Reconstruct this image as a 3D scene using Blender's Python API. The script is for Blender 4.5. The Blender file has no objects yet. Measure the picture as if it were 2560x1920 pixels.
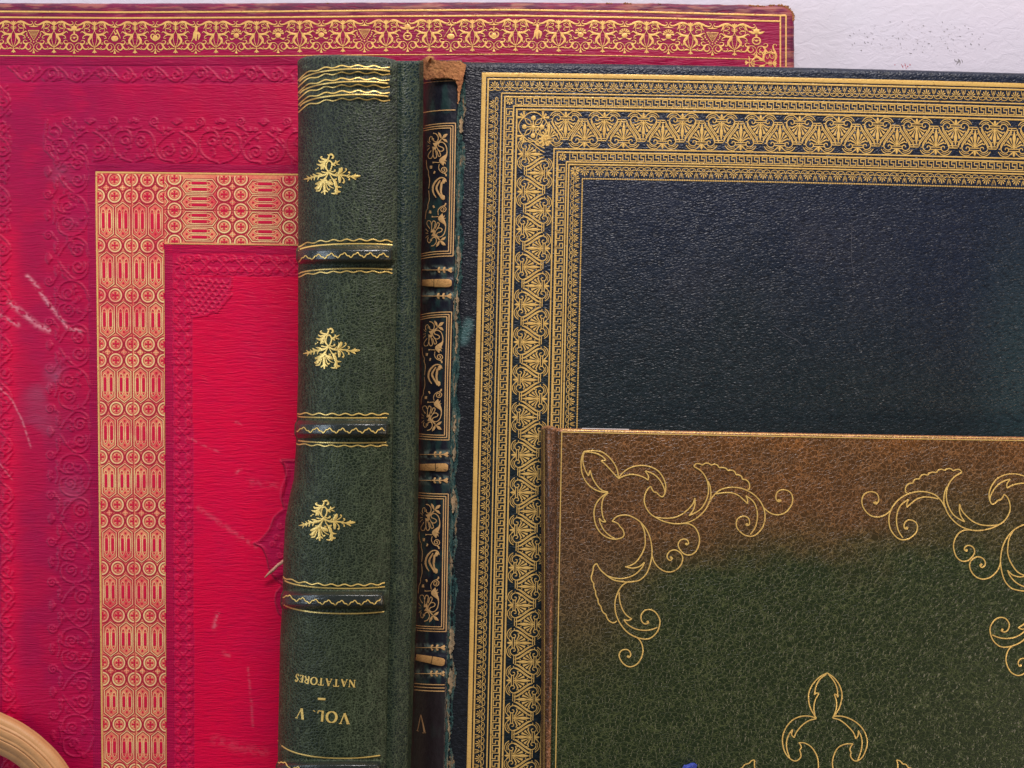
import bpy, math, random
import numpy as np
from mathutils import Vector
from mathutils.geometry import tessellate_polygon

random.seed(7)
RNG = np.random.default_rng(11)
S = 0.0003          # metres per plan unit on the wall
D = 0.747           # distance camera - wall
scene = bpy.context.scene

# ---------------------------------------------------------------- camera
cam_d = bpy.data.cameras.new('camera')
cam = bpy.data.objects.new('camera', cam_d)
scene.collection.objects.link(cam)
cam.location = (0, -D, 0)
cam.rotation_euler = (math.radians(90), 0, 0)
cam_d.sensor_width = 36
cam_d.lens = 36 * D / (2 * 1280 * S)
cam_d.clip_start = 0.02
cam_d.clip_end = 60
scene.camera = cam

# ---------------------------------------------------------------- world, lamps, exposure
world = bpy.data.worlds.new('World')
scene.world = world
world.use_nodes = True
wb = world.node_tree.nodes['Background']
wb.inputs[0].default_value = (0.92, 0.88, 1.0, 1)
wb.inputs[1].default_value = 0.13


def area(name, loc, target, sx, sy, power, col):
    l = bpy.data.lights.new(name, 'AREA')
    l.shape = 'RECTANGLE'
    l.size, l.size_y = sx, sy
    l.energy = power
    l.color = col
    o = bpy.data.objects.new(name, l)
    scene.collection.objects.link(o)
    o.location = loc
    d = Vector(target) - Vector(loc)
    o.rotation_euler = d.to_track_quat('-Z', 'Y').to_euler()
    return o


area('ceiling_lamp', (0.22, -1.15, 1.72), (0.0, 0, -0.05), 1.15, 0.42, 50.0, (1.0, 0.94, 0.93))
area('window_lamp', (-1.35, -0.72, 0.1), (0, 0, -0.08), 0.30, 0.9, 6.5, (0.72, 0.85, 1.0))
area('warm_lamp', (1.25, -0.85, -0.75), (0, 0, -0.1), 0.4, 0.4, 5.5, (1.0, 0.80, 0.60))

scene.view_settings.view_transform = 'Standard'
scene.view_settings.look = 'None'
scene.view_settings.exposure = 0.0
scene.view_settings.gamma = 1.0
scene.view_settings.use_curve_mapping = False
scene.render.engine = 'CYCLES'

# ---------------------------------------------------------------- helpers


def P(x, y, h):
    """plan position (x right, y down) on a surface h metres in front of the wall"""
    x = np.asarray(x, float); y = np.asarray(y, float); h = np.asarray(h, float) + 0 * x
    k = (D - h) / D
    return np.stack([(x - 1280) * S * k, -h, (960 - y) * S * k], -1)


def tag(o, label=None, cat=None, group=None, kind=None):
    if label: o['label'] = label
    if cat: o['category'] = cat
    if group: o['group'] = group
    if kind: o['kind'] = kind
    return o


ORG = {}


def thing(name, loc, label, cat, group=None):
    o = bpy.data.objects.new(name, None)
    o.empty_display_size = 0.02
    scene.collection.objects.link(o)
    o.location = loc
    ORG[o.name] = np.array(loc, float)
    return tag(o, label, cat, group)


def mesh_obj(name, V, F, mats, parent=None, attr=None, tint=None, smooth=True, mi=None, label=None):
    org = ORG.get(parent.name, np.zeros(3)) if parent else np.zeros(3)
    V = np.asarray(V, float) - org
    me = bpy.data.meshes.new(name)
    if isinstance(F, np.ndarray) and F.ndim == 2:
        n = len(F); k = F.shape[1]
        me.vertices.add(len(V)); me.vertices.foreach_set('co', V.astype(np.float32).ravel())
        me.loops.add(n * k); me.loops.foreach_set('vertex_index', F.astype(np.int32).ravel())
        me.polygons.add(n)
        me.polygons.foreach_set('loop_start', np.arange(0, n * k, k, dtype=np.int32))
        me.update(calc_edges=True)
    else:
        me.from_pydata(V.tolist(), [], [tuple(f) for f in F])
        me.update()
    me.polygons.foreach_set('use_smooth', [smooth] * len(me.polygons))
    if not isinstance(mats, (list, tuple)): mats = [mats]
    for m in mats: me.materials.append(m)
    if mi is not None: me.polygons.foreach_set('material_index', np.asarray(mi, np.int32))
    if attr is not None:
        a = me.attributes.new('plan', 'FLOAT_VECTOR', 'POINT')
        a.data.foreach_set('vector', np.asarray(attr, np.float32).ravel())
    if tint is not None:
        a = me.attributes.new('tint', 'FLOAT_COLOR', 'POINT')
        t = np.asarray(tint, np.float32)
        t = np.concatenate([t, np.ones((len(t), 1), np.float32)], 1)
        a.data.foreach_set('color', t.ravel())
    me.validate()
    o = bpy.data.objects.new(name, me)
    scene.collection.objects.link(o)
    if parent: o.parent = parent
    ORG[o.name] = org
    if label: o['label'] = label
    return o


def grid_obj(name, X, Y, H, mat, parent, back=None, tint=None, label=None):
    """X,Y,H: (ny,nx) plan arrays; side walls straight back to depth 'back'"""
    ny, nx = X.shape
    V = P(X, Y, H).reshape(-1, 3)
    A = np.stack([X, Y, H / S], -1).reshape(-1, 3)
    idx = np.arange(ny * nx).reshape(ny, nx)
    F = np.stack([idx[:-1, :-1], idx[1:, :-1], idx[1:, 1:], idx[:-1, 1:]], -1).reshape(-1, 4)
    T = None if tint is None else tint.reshape(-1, 3)
    if back is not None:
        ring = np.concatenate([idx[0, :-1], idx[:-1, -1], idx[-1, :0:-1], idx[:0:-1, 0]])
        base = V[ring].copy(); base[:, 1] = -back
        nb = len(V); m = len(ring)
        V = np.concatenate([V, V[ring], base])
        a2 = A[ring].copy(); a2[:, 2] = back / S
        a2 = np.concatenate([A[ring], a2])
        # let the grain continue round the edge
        A = np.concatenate([A, a2])
        if T is not None: T = np.concatenate([T, T[ring], T[ring]])
        r1 = nb + np.arange(m); r2 = nb + m + np.arange(m)
        F2 = np.stack([r1, np.roll(r1, -1), np.roll(r2, -1), r2], -1)
        F = np.concatenate([F, F2])
    return mesh_obj(name, V, F, mat, parent, attr=A, tint=T, label=label)


def box_px(name, x0, x1, y0, y1, h0, h1, mat, parent):
    """straight box whose front face is at h1, back at h0"""
    f = P(np.array([x0, x1, x1, x0]), np.array([y0, y0, y1, y1]), np.full(4, h1))
    b = f.copy(); b[:, 1] = -h0
    V = np.concatenate([f, b])
    F = [(0, 3, 2, 1), (4, 5, 6, 7), (0, 1, 5, 4), (1, 2, 6, 5), (2, 3, 7, 6), (3, 0, 4, 7)]
    xs = np.array([x0, x1, x1, x0] * 2, float); ys = np.array([y0, y0, y1, y1] * 2, float)
    return mesh_obj(name, V, F, mat, parent, attr=np.stack([xs, ys, -V[:, 1] / S], -1), smooth=False)


def vnoise(X, Y, sx, sy, seed, octaves=3):
    """smooth value noise in 0..1"""
    out = 0; amp = 1; tot = 0
    for o in range(octaves):
        r = np.random.default_rng(seed + o * 17).random((128, 128))
        gx = X / sx + 31.7; gy = Y / sy + 17.3
        ix = np.floor(gx).astype(int); iy = np.floor(gy).astype(int)
        fx = gx - ix; fy = gy - iy
        fx = fx * fx * (3 - 2 * fx); fy = fy * fy * (3 - 2 * fy)
        a = r[iy % 128, ix % 128]; b = r[iy % 128, (ix + 1) % 128]
        c = r[(iy + 1) % 128, ix % 128]; d = r[(iy + 1) % 128, (ix + 1) % 128]
        out = out + amp * ((a * (1 - fx) + b * fx) * (1 - fy) + (c * (1 - fx) + d * fx) * fy)
        tot += amp; amp *= 0.5; sx /= 2; sy /= 2
    return out / tot


def sstep(a, b, x):
    t = np.clip((x - a) / (b - a), 0, 1)
    return t * t * (3 - 2 * t)


def edge_roll(d, r):
    """0 away from an edge, -> r at the edge (quarter round)"""
    d = np.clip(d, 0, r)
    return r - np.sqrt(np.maximum(r * r - (r - d) ** 2, 0))


def seg_dist(X, Y, pts):
    """distance to a polyline"""
    best = np.full(X.shape, 1e9)
    for (x0, y0), (x1, y1) in zip(pts[:-1], pts[1:]):
        dx, dy = x1 - x0, y1 - y0
        t = np.clip(((X - x0) * dx + (Y - y0) * dy) / (dx * dx + dy * dy + 1e-9), 0, 1)
        best = np.minimum(best, np.hypot(X - x0 - t * dx, Y - y0 - t * dy))
    return best


def catmull(pts, step=3.0, closed=False):
    p = np.asarray(pts, float)
    n = len(p)
    if n < 3: 
        L = np.hypot(*(p[1, :2] - p[0, :2])); k = max(1, int(L / step))
        t = np.linspace(0, 1, k + 1)[:, None]
        return p[0] * (1 - t) + p[1] * t
    q = np.concatenate([p[-1:], p, p[:2]]) if closed else np.concatenate([2 * p[:1] - p[1:2], p, 2 * p[-1:] - p[-2:-1]])
    out = []
    for i in range(n if closed else n - 1):
        a, b, c, d = q[i], q[i + 1], q[i + 2], q[i + 3]
        L = np.hypot(*(c[:2] - b[:2])); k = max(1, int(round(L / step)))
        t = (np.arange(k) / k)[:, None]
        out.append(0.5 * (2 * b + (c - a) * t + (2 * a - 5 * b + 4 * c - d) * t ** 2 + (3 * b - a - 3 * c + d) * t ** 3))
    out.append(q[1:2] if closed else p[-1:])
    return np.concatenate(out)


def linear(pts, step=8.0):
    p = np.asarray(pts, float); out = []
    for b, c in zip(p[:-1], p[1:]):
        L = np.hypot(*(c[:2] - b[:2])); k = max(1, int(L / step))
        t = (np.arange(k) / k)[:, None]
        out.append(b * (1 - t) + c * t)
    out.append(p[-1:])
    return np.concatenate(out)


class Ink:
    """flat tooling: ribbons and filled shapes in plan coordinates (x, y, lift)"""
    def __init__(s):
        s.V = []; s.F = []; s.n = 0; s.layer = 0; s.clip = None; s.lines = []; s.tent = 0.14

    def _add(s, v, f):
        s.V.append(np.asarray(v, float)); s.F += [tuple(i + s.n for i in q) for q in f]
        s.n += len(v); s.layer = (s.layer + 1) % 24

    def stroke(s, pts, w, smooth=True, closed=False, step=None, o=(0, 0), k=1.0):
        """o, k: origin and scale of the coordinates the stroke is given in"""
        p = (np.asarray(pts, float) - np.array(o)) * k
        w = np.asarray(w, float) * k
        if w.ndim == 0: w = np.full(len(p), float(w))
        p = np.concatenate([p, w[:, None]], 1)
        q = catmull(p, step or 3.0, closed) if smooth else linear(p, step or 12.0)
        if s.clip is not None:
            x0, y0, x1, y1 = s.clip
            if not smooth: q = linear(p, 3.0)
            ins = (q[:, 0] >= x0) & (q[:, 0] <= x1) & (q[:, 1] >= y0) & (q[:, 1] <= y1)
            run = []
            for i in range(len(q) + 1):
                if i < len(q) and ins[i]: run.append(q[i])
                else:
                    if len(run) > 1: s._ribbon(np.array(run))
                    run = []
            return
        s._ribbon(q)

    def _ribbon(s, q):
        c = q[:, :2]; w = np.maximum(q[:, 2], 0.15) / 2
        s.lines.append(q)
        t = np.gradient(c, axis=0)
        L = np.hypot(t[:, 0], t[:, 1]) + 1e-9
        nrm = np.stack([-t[:, 1] / L, t[:, 0] / L], 1)
        # mitre lengthening
        d = np.diff(c, axis=0); dl = np.hypot(d[:, 0], d[:, 1])[:, None] + 1e-9; d = d / dl
        m = np.ones(len(c))
        if len(d) > 1:
            cosv = np.clip((d[:-1] * d[1:]).sum(1), -1, 1)
            m[1:-1] = np.minimum(1 / np.sqrt((1 + cosv) / 2 + 1e-6), 1.5)
        wz = w * m
        z = s.layer * 0.012
        a = np.concatenate([c - nrm * wz[:, None], np.full((len(c), 1), z)], 1)
        b = np.concatenate([c, (z + s.tent * w)[:, None]], 1)
        e = np.concatenate([c + nrm * wz[:, None], np.full((len(c), 1), z)], 1)
        n = len(c); v = np.concatenate([a, b, e]); f = []
        for i in range(n - 1):
            f.append((i, i + 1, n + i + 1, n + i)); f.append((n + i, n + i + 1, 2 * n + i + 1, 2 * n + i))
        s._add(v, f)

    def poly(s, pts, o=(0, 0), k=1.0):
        p = (np.asarray(pts, float) - np.array(o)) * k
        tri = tessellate_polygon([[Vector((x, y, 0)) for x, y in p]])
        z = s.layer * 0.012
        s._add(np.concatenate([p, np.full((len(p), 1), z)], 1), tri)

    def disc(s, x, y, r, ry=None, n=10, o=(0, 0), k=1.0):
        ry = ry or r
        x = (x - o[0]) * k; y = (y - o[1]) * k; r *= k; ry *= k
        a = np.arange(n) * 2 * math.pi / n
        if s.clip is not None:
            x0, y0, x1, y1 = s.clip
            if not (x0 < x < x1 and y0 < y < y1): return
        z = s.layer * 0.012
        v = [(x + r * math.cos(t), y + ry * math.sin(t), z) for t in a] + [(x, y, z + 0.15 * r)]
        s._add(v, [(i, (i + 1) % n, n) for i in range(n)])

    def ring(s, x, y, r, w, n=20, o=(0, 0), k=1.0):
        a = np.linspace(0, 2 * math.pi, n + 1)
        s.stroke(np.stack([x + r * np.cos(a), y + r * np.sin(a)], 1), w, smooth=False, step=99, o=o, k=k)

    def stamp(s, m, A=((1, 0), (0, 1)), t=(0, 0)):
        if not hasattr(m, 'cat'): m.cat = np.concatenate(m.V)
        v = m.cat.copy()
        v[:, :2] = v[:, :2] @ np.array(A, float).T + np.array(t, float)
        v[:, 2] += 0.006 * (s.layer % 2)
        s.V.append(v); s.F += [tuple(i + s.n for i in f) for f in m.F]
        s.n += len(v); s.layer = (s.layer + 1) % 24

    def build(s, name, mat, parent, hfn, warp=None, eps=0.00012, label=None, tint=None):
        v = np.concatenate(s.V)
        x, y = v[:, 0], v[:, 1]
        if warp: x, y = warp(x, y)
        h = hfn(x, y) + eps + v[:, 2] * S
        return mesh_obj(name, P(x, y, h), s.F, mat, parent, attr=np.stack([x, y, h / S], -1), label=label)


def box_warp(name, u0, u1, v0, v1, h0, h1, mat, parent, warp):
    a, b = np.meshgrid(np.linspace(u0, u1, 12), np.linspace(v0, v1, 12)); x, y = warp(a, b)
    return grid_obj(name, x, y, np.full_like(x, h1), mat, parent, back=h0)


def mirror(pts, cx): return [(2 * cx - x, y) for x, y in pts]


# ---------------------------------------------------------------- materials
class NT:
    def __init__(s, name):
        s.m = bpy.data.materials.new(name); s.m.use_nodes = True
        s.t = s.m.node_tree; s.n = s.t.nodes; s.l = s.t.links
        s.b = s.n['Principled BSDF']

    def node(s, typ, **kw):
        n = s.n.new(typ)
        for k, v in kw.items():
            if k in n.inputs.keys():
                s.put(n.inputs[k], v)
            else: setattr(n, k, v)
        return n

    def put(s, sock, v):
        if isinstance(v, bpy.types.NodeSocket): s.l.new(v, sock)
        elif isinstance(v, (tuple, list)) and len(v) == 3 and sock.type == 'RGBA': sock.default_value = (*v, 1)
        else: sock.default_value = v

    def math(s, op, a, b=0.0, c=None, clamp=False):
        n = s.n.new('ShaderNodeMath'); n.operation = op; n.use_clamp = clamp
        s.put(n.inputs[0], a); s.put(n.inputs[1], b)
        if c is not None: s.put(n.inputs[2], c)
        return n.outputs[0]

    def plan(s):
        a = s.n.new('ShaderNodeAttribute'); a.attribute_name = 'plan'
        return a.outputs['Vector']

    def tint(s):
        a = s.n.new('ShaderNodeAttribute'); a.attribute_name = 'tint'
        return a.outputs['Color']

    def scl(s, v, sc, rot=0.0):
        n = s.n.new('ShaderNodeMapping')
        s.l.new(v, n.inputs['Vector'])
        n.inputs['Rotation'].default_value = (0, 0, math.radians(rot))
        n.inputs['Scale'].default_value = sc
        return n.outputs[0]

    def noise(s, v, scale=1.0, detail=3.0, rough=0.5, dist=0.0):
        n = s.n.new('ShaderNodeTexNoise'); s.put(n.inputs['Vector'], v)
        n.inputs['Scale'].default_value = scale; n.inputs['Detail'].default_value = detail
        n.inputs['Roughness'].default_value = rough; n.inputs['Distortion'].default_value = dist
        return n.outputs[0]

    def warp(s, v, amount, scale):
        n = s.n.new('ShaderNodeTexNoise'); s.put(n.inputs['Vector'], v)
        n.inputs['Scale'].default_value = scale; n.inputs['Detail'].default_value = 2
        a = s.n.new('ShaderNodeVectorMath'); a.operation = 'MULTIPLY_ADD'
        s.l.new(n.outputs['Color'], a.inputs[0]); a.inputs[1].default_value = (amount,) * 3
        s.l.new(v, a.inputs[2])
        return a.outputs[0]

    def voro(s, v, scale=1.0, feature='DISTANCE_TO_EDGE', rnd=1.0):
        n = s.n.new('ShaderNodeTexVoronoi'); n.feature = feature
        s.put(n.inputs['Vector'], v); n.inputs['Scale'].default_value = scale
        n.inputs['Randomness'].default_value = rnd
        return n.outputs['Distance']

    def ramp(s, f, stops):
        n = s.n.new('ShaderNodeValToRGB'); s.put(n.inputs[0], f)
        e = n.color_ramp.elements
        while len(e) < len(stops): e.new(0.5)
        for i, (p, c) in enumerate(stops):
            e[i].position = p; e[i].color = (*c, 1) if isinstance(c, (tuple, list)) else (c, c, c, 1)
        return n.outputs[0]

    def hair(s, v, sc, rot, width, amt, detail=2.0):
        n = s.noise(s.scl(v, sc, rot), 1, detail, 0.5, 0.4)
        return s.ramp(s.math('ABSOLUTE', s.math('SUBTRACT', n, 0.5)), [(0.0, amt), (width, 0.0)])

    def mix(s, f, a, b, typ='MIX'):
        n = s.n.new('ShaderNodeMix'); n.data_type = 'RGBA'; n.blend_type = typ
        s.put(n.inputs[0], f); s.put(n.inputs[6], a); s.put(n.inputs[7], b)
        return n.outputs[2]

    def bump(s, h, strength=0.5, dist=0.0003, nrm=None):
        n = s.n.new('ShaderNodeBump'); s.put(n.inputs['Height'], h)
        n.inputs['Strength'].default_value = strength; n.inputs['Distance'].default_value = dist
        if nrm is not None: s.l.new(nrm, n.inputs['Normal'])
        return n.outputs[0]

    def out(s, color, rough=0.5, spec=0.5, metal=0.0, normal=None, **kw):
        s.put(s.b.inputs['Base Color'], color); s.put(s.b.inputs['Roughness'], rough)
        s.put(s.b.inputs['Specular IOR Level'], spec); s.put(s.b.inputs['Metallic'], metal)
        if normal is not None: s.l.new(normal, s.b.inputs['Normal'])
        for k, v in kw.items(): s.put(s.b.inputs[k], v)
        return s.m


def gold_mat(name, col=(0.86, 0.58, 0.20), dark=(0.50, 0.27, 0.08), wear_glint=0.35, metal=0.45, rough=0.42, red=None, loss=None):
    t = NT(name); v = t.plan()
    n1 = t.noise(t.scl(v, (0.02, 0.02, 0.02)), 1, 4, 0.6)
    n2 = t.noise(t.scl(v, (0.22, 0.22, 0.22)), 1, 3, 0.7)
    c = t.mix(t.ramp(n1, [(0.35, 0.0), (0.7, 1.0)]), col, tuple(a * 0.6 + b * 0.4 for a, b in zip(col, dark)))
    c = t.mix(t.math('MULTIPLY', t.ramp(n2, [(0.5, 0.0), (0.75, 1.0)]), wear_glint), c, dark)  # worn spots, plus the contrast of glints put into the colour
    if red is not None:
        n3 = t.noise(t.scl(v, (0.011, 0.009, 0.01)), 1, 6, 0.65, 0.6)
        c = t.mix(t.ramp(n3, [(0.40, 0.0), (0.62, 0.85)]), c, red)
    n4 = t.noise(t.scl(v, (0.07, 0.09, 0.08)), 1, 5, 0.7)
    if loss is not None: c = t.mix(t.ramp(n4, [(0.60, 0.0), (0.68, 0.85)]), c, loss)
    nb = t.bump(n2, 0.45, 0.0005)
    return t.out(c, t.math('MULTIPLY_ADD', n1, 0.25, rough - 0.12), 0.5, metal, nb)


GOLD_RED = gold_mat('gilding_on_red', (1.0, 0.62, 0.18), (0.70, 0.26, 0.09), 0.6, 0.25, 0.34, loss=(0.45, 0.06, 0.06))
GOLD_DARK = gold_mat('gilding_on_navy', (1.0, 0.64, 0.19), (0.60, 0.32, 0.07), 0.55, 0.25, 0.32, loss=(0.30, 0.17, 0.06))
GOLD_GREEN = gold_mat('gilding_on_green', (1.0, 0.72, 0.21), (0.60, 0.36, 0.09), 0.45, 0.3, 0.30, loss=(0.30, 0.19, 0.06))
GOLD_BROWN = gold_mat('gilding_on_brown', (1.0, 0.68, 0.20), (0.50, 0.26, 0.07), 0.7, 0.3, 0.30, loss=(0.22, 0.12, 0.04))
GOLD_OLD = gold_mat('worn_gilding', (0.70, 0.42, 0.17), (0.22, 0.10, 0.05), 0.6, 0.4, 0.45)


def mat_red():
    t = NT('crimson_leather'); v = t.plan(); col = t.tint()
    w = t.warp(v, 14.0, 0.02)
    g1 = t.noise(t.scl(w, (0.022, 0.25, 0.03), 1.5), 1, 2.5, 0.55)
    g2 = t.noise(t.scl(v, (0.05, 0.3, 0.1)), 1, 2.0, 0.6)
    big = t.noise(t.scl(v, (0.006, 0.006, 0.006)), 1, 4, 0.6)
    c = t.mix(t.ramp(g1, [(0.34, 0.32), (0.46, 0.0)]), col, (0.42, 0.001, 0.05))
    c = t.mix(t.ramp(g1, [(0.60, 0.0), (0.75, 0.2)]), c, (0.80, 0.01, 0.10))
    c = t.mix(t.ramp(big, [(0.45, 0.0), (0.75, 0.25)]), c, (0.50, 0.004, 0.09))
    hgt = t.math('ADD', t.math('MULTIPLY', g1, 1.0), t.math('MULTIPLY', g2, 0.35))
    nb = t.bump(hgt, 0.7, 0.0009)
    r = t.math('MULTIPLY_ADD', g2, 0.2, 0.36)
    return t.out(c, r, 0.20, 0, nb)


def mat_green():
    t = NT('green_morocco'); v = t.plan(); col = t.tint()
    w = t.warp(v, 5.0, 0.06)
    lower = t.noise(t.scl(w, (0.11, 0.012, 0.02)), 1, 2, 0.5)
    e = t.voro(t.scl(w, (0.100, 0.128, 0.09), 8), 1.0)
    e2 = t.voro(t.scl(w, (0.07, 0.05, 0.06), -12), 1.0)
    vein = t.ramp(e, [(0.0, 1.0), (0.075, 0.0)])
    vein2 = t.ramp(e2, [(0.0, 0.7), (0.05, 0.0)])
    crease = t.ramp(lower, [(0.56, 0.0), (0.64, 0.5)])
    f = t.math('MAXIMUM', t.math('MULTIPLY', vein, 0.80), t.math('MAXIMUM', t.math('MULTIPLY', vein2, 0.5), t.math('MULTIPLY', crease, 0.45)))
    f = t.math('MAXIMUM', f, t.hair(w, (0.040, 0.009, 0.02), 4, 0.014, 0.75))
    f = t.math('MAXIMUM', f, t.hair(w, (0.022, 0.030, 0.02), 30, 0.012, 0.5))
    c = t.mix(f, col, (0.120, 0.150, 0.082))
    big = t.noise(t.scl(v, (0.012, 0.008, 0.01)), 1, 3, 0.6)
    c = t.mix(t.ramp(big, [(0.4, 0.0), (0.7, 0.4)]), c, (0.012, 0.017, 0.014))
    hgt = t.math('SUBTRACT', t.ramp(e, [(0.0, 0.0), (0.3, 1.0)]), t.math('MULTIPLY', crease, 0.5))
    nb = t.bump(hgt, 0.45, 0.0006)
    return t.out(c, 0.44, 0.22, 0, nb)


def mat_navy():
    t = NT('navy_leather'); v = t.plan(); col = t.tint()
    w = t.warp(v, 9.0, 0.03)
    e = t.noise(t.scl(w, (0.075, 0.17, 0.1), 33), 1, 2.5, 0.6)
    f = t.voro(t.scl(w, (0.11, 0.16, 0.1), 30), 1.0)
    hgt = t.math('ADD', e, t.math('MULTIPLY', t.ramp(f, [(0, 0.0), (0.35, 1.0)]), 0.35))
    pit = t.ramp(e, [(0.36, 0.6), (0.52, 0.0)])
    c = t.mix(pit, col, (0.004, 0.005, 0.008))
    c = t.mix(t.ramp(e, [(0.55, 0.0), (0.72, 0.4)]), c, (0.035, 0.042, 0.062))
    nb = t.bump(hgt, 0.75, 0.0007)
    r = t.math('MULTIPLY_ADD', t.noise(t.scl(v, (0.01, 0.01, 0.01)), 1, 3), 0.2, 0.30)
    return t.out(c, r, 0.36, 0, nb)


def mat_brown():
    t = NT('crackled_calf'); v = t.plan(); col = t.tint()
    w = t.warp(v, 22.0, 0.03); w2 = t.warp(w, 7.0, 0.14)
    e = t.voro(t.scl(w2, (0.080, 0.094, 0.05), 12), 1.0)
    e2 = t.voro(t.scl(w2, (0.045, 0.052, 0.05), -20), 1.0)
    n = t.noise(t.scl(v, (0.02, 0.02, 0.02)), 1, 3)
    vein = t.math('MULTIPLY', t.ramp(e, [(0.0, 1.0), (0.062, 0.0)]), t.ramp(n, [(0.35, 0.45), (0.65, 1.0)]))
    vein2 = t.ramp(e2, [(0.0, 0.8), (0.03, 0.0)])
    f = t.math('MAXIMUM', vein, vein2)
    f = t.math('MAXIMUM', f, t.hair(w2, (0.016, 0.036, 0.02), -35, 0.010, 0.7))
    f = t.math('MAXIMUM', f, t.hair(w2, (0.040, 0.012, 0.02), 8, 0.008, 0.5))
    light = t.mix(1.0, col, (4.2, 4.0, 4.0), 'MULTIPLY')
    light = t.mix(0.12, light, (0.45, 0.28, 0.16))
    c = t.mix(f, col, light)
    fine = t.noise(t.scl(v, (0.25, 0.25, 0.25)), 1, 2, 0.7)
    c = t.mix(t.ramp(fine, [(0.3, 0.35), (0.55, 0.0)]), c, (0.018, 0.014, 0.008))
    hgt = t.math('ADD', t.ramp(e, [(0.0, 0.0), (0.14, 1.0)]), t.math('MULTIPLY', fine, 0.25))
    nb = t.bump(hgt, 0.5, 0.0005)
    return t.out(c, 0.30, 0.40, 0, nb)


def mat_suede(name, a, b, scale=0.3, rough=0.95, bump=0.8):
    t = NT(name); v = t.plan()
    n = t.noise(t.scl(v, (scale, scale * 0.4, scale)), 1, 5, 0.7)
    n2 = t.noise(t.scl(v, (0.03, 0.025, 0.03)), 1, 3, 0.6)
    c = t.mix(t.ramp(t.math('MULTIPLY_ADD', n2, 0.6, t.math('MULTIPLY', n, 0.4)), [(0.38, 0.0), (0.62, 1.0)]), a, b)
    return t.out(c, rough, 0.2, 0, t.bump(n, bump, 0.001))


def mat_wall():
    t = NT('white_plaster'); v = t.plan()
    w = t.warp(v, 20.0, 0.02)
    n1 = t.noise(t.scl(w, (0.030, 0.05, 0.03), 25), 1, 5, 0.55, 0.8)
    n2 = t.noise(t.scl(v, (0.18, 0.18, 0.18)), 1, 3, 0.6)
    big = t.noise(t.scl(v, (0.004, 0.005, 0.004)), 1, 3, 0.5)
    c = t.mix(big, (0.74, 0.665, 0.76), (0.66, 0.645, 0.72))
    # dirty scuffs near the top right of the wall
    sep = t.n.new('ShaderNodeSeparateXYZ'); t.l.new(v, sep.inputs[0])
    dx = t.math('DIVIDE', t.math('SUBTRACT', sep.outputs[0], 2290), 190)
    dy = t.math('DIVIDE', t.math('SUBTRACT', sep.outputs[1], 98), 48)
    rr = t.math('ADD', t.math('MULTIPLY', dx, dx), t.math('MULTIPLY', dy, dy))
    zone = t.math('SUBTRACT', 1.0, rr, clamp=True)
    spk = t.ramp(t.noise(t.scl(w, (0.10, 0.16, 0.1)), 1, 6, 0.75), [(0.56, 0.0), (0.68, 1.0)])
    c = t.mix(t.math('MULTIPLY', t.math('MULTIPLY', zone, spk), 0.75), c, (0.30, 0.25, 0.24))
    hgt = t.math('ADD', t.ramp(n1, [(0.42, 0.0), (0.62, 1.0)]), t.math('MULTIPLY', n2, 0.5))
    return t.out(c, 0.7, 0.3, 0, t.bump(hgt, 0.22, 0.0006))


def mat_plain(name, c, rough=0.6, spec=0.3, var=0.25, scale=0.05):
    t = NT(name); v = t.plan()
    n = t.noise(t.scl(v, (scale, scale, scale)), 1, 4, 0.6)
    col = t.mix(n, tuple(x * (1 - var) for x in c), tuple(min(1, x * (1 + var)) for x in c))
    return t.out(col, rough, spec, 0, t.bump(n, 0.3, 0.0004))


M_RED, M_GREEN, M_NAVY, M_BROWN, M_WALL = mat_red(), mat_green(), mat_navy(), mat_brown(), mat_wall()
M_TAN = mat_suede('worn_tan_leather', (0.58, 0.26, 0.10), (0.30, 0.11, 0.05))
M_EDGE = mat_suede('worn_purple_edge', (0.13, 0.035, 0.065), (0.30, 0.12, 0.10), 0.06, 0.7, 0.6)
M_PAPER = mat_plain('paper_edges', (0.66, 0.58, 0.46), 0.8, 0.2, 0.15, 0.4)

# ================================================================ WALL
wall = None
xs = np.linspace(-1400, 4000, 3); ys = np.linspace(-1600, 3400, 3)
X, Y = np.meshgrid(xs, ys)
wall = grid_obj('wall', X, Y, np.zeros_like(X), M_WALL, None)
tag(wall, 'white lavender tinted textured wall behind the leather books', 'wall', kind='structure')

# small marks on the wall
marks = Ink()
for x, y in [(2238, 162), (2257, 165), (2263, 163), (2271, 166), (2277, 162)]:
    marks.disc(x + random.uniform(-2, 2), y, random.uniform(1.2, 2.6), n=7)
for (a, b) in [((2253, 160), (2258, 170)), ((2262, 158), (2266, 172))]:
    marks.stroke([a, b], 1.2)
marks.build('wall_red_flecks', mat_plain('red_flecks', (0.55, 0.16, 0.20)), wall, lambda x, y: 0 * x, eps=0.0001)
marks = Ink()
for i in range(7):
    x = 2388 + i * 2.6 + random.uniform(-1.5, 1.5); y = 150 + random.uniform(-4, 4)
    marks.stroke([(x, y), (x + random.uniform(-2, 4), y + 5), (x + random.uniform(-5, 5), y + random.uniform(7, 16))], [0.8, 1.8, 0.6])
for i in range(95):
    a = random.random() * 6.28; r = random.random() ** 0.5
    x = 2290 + 175 * r * math.cos(a); y = 95 + 45 * r * math.sin(a)
    th = random.uniform(-0.2, 1.3); L = random.uniform(1, 5)
    marks.stroke([(x, y), (x + L * math.cos(th), y + L * math.sin(th))], random.uniform(0.5, 1.5))
marks.disc(2153, 126, 1.8, n=7); marks.disc(2463, 122, 1.5, n=7)
marks.build('wall_grey_scuffs', mat_plain('grey_scuffs', (0.27, 0.25, 0.26)), wall, lambda x, y: 0 * x, eps=0.0001)

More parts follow.
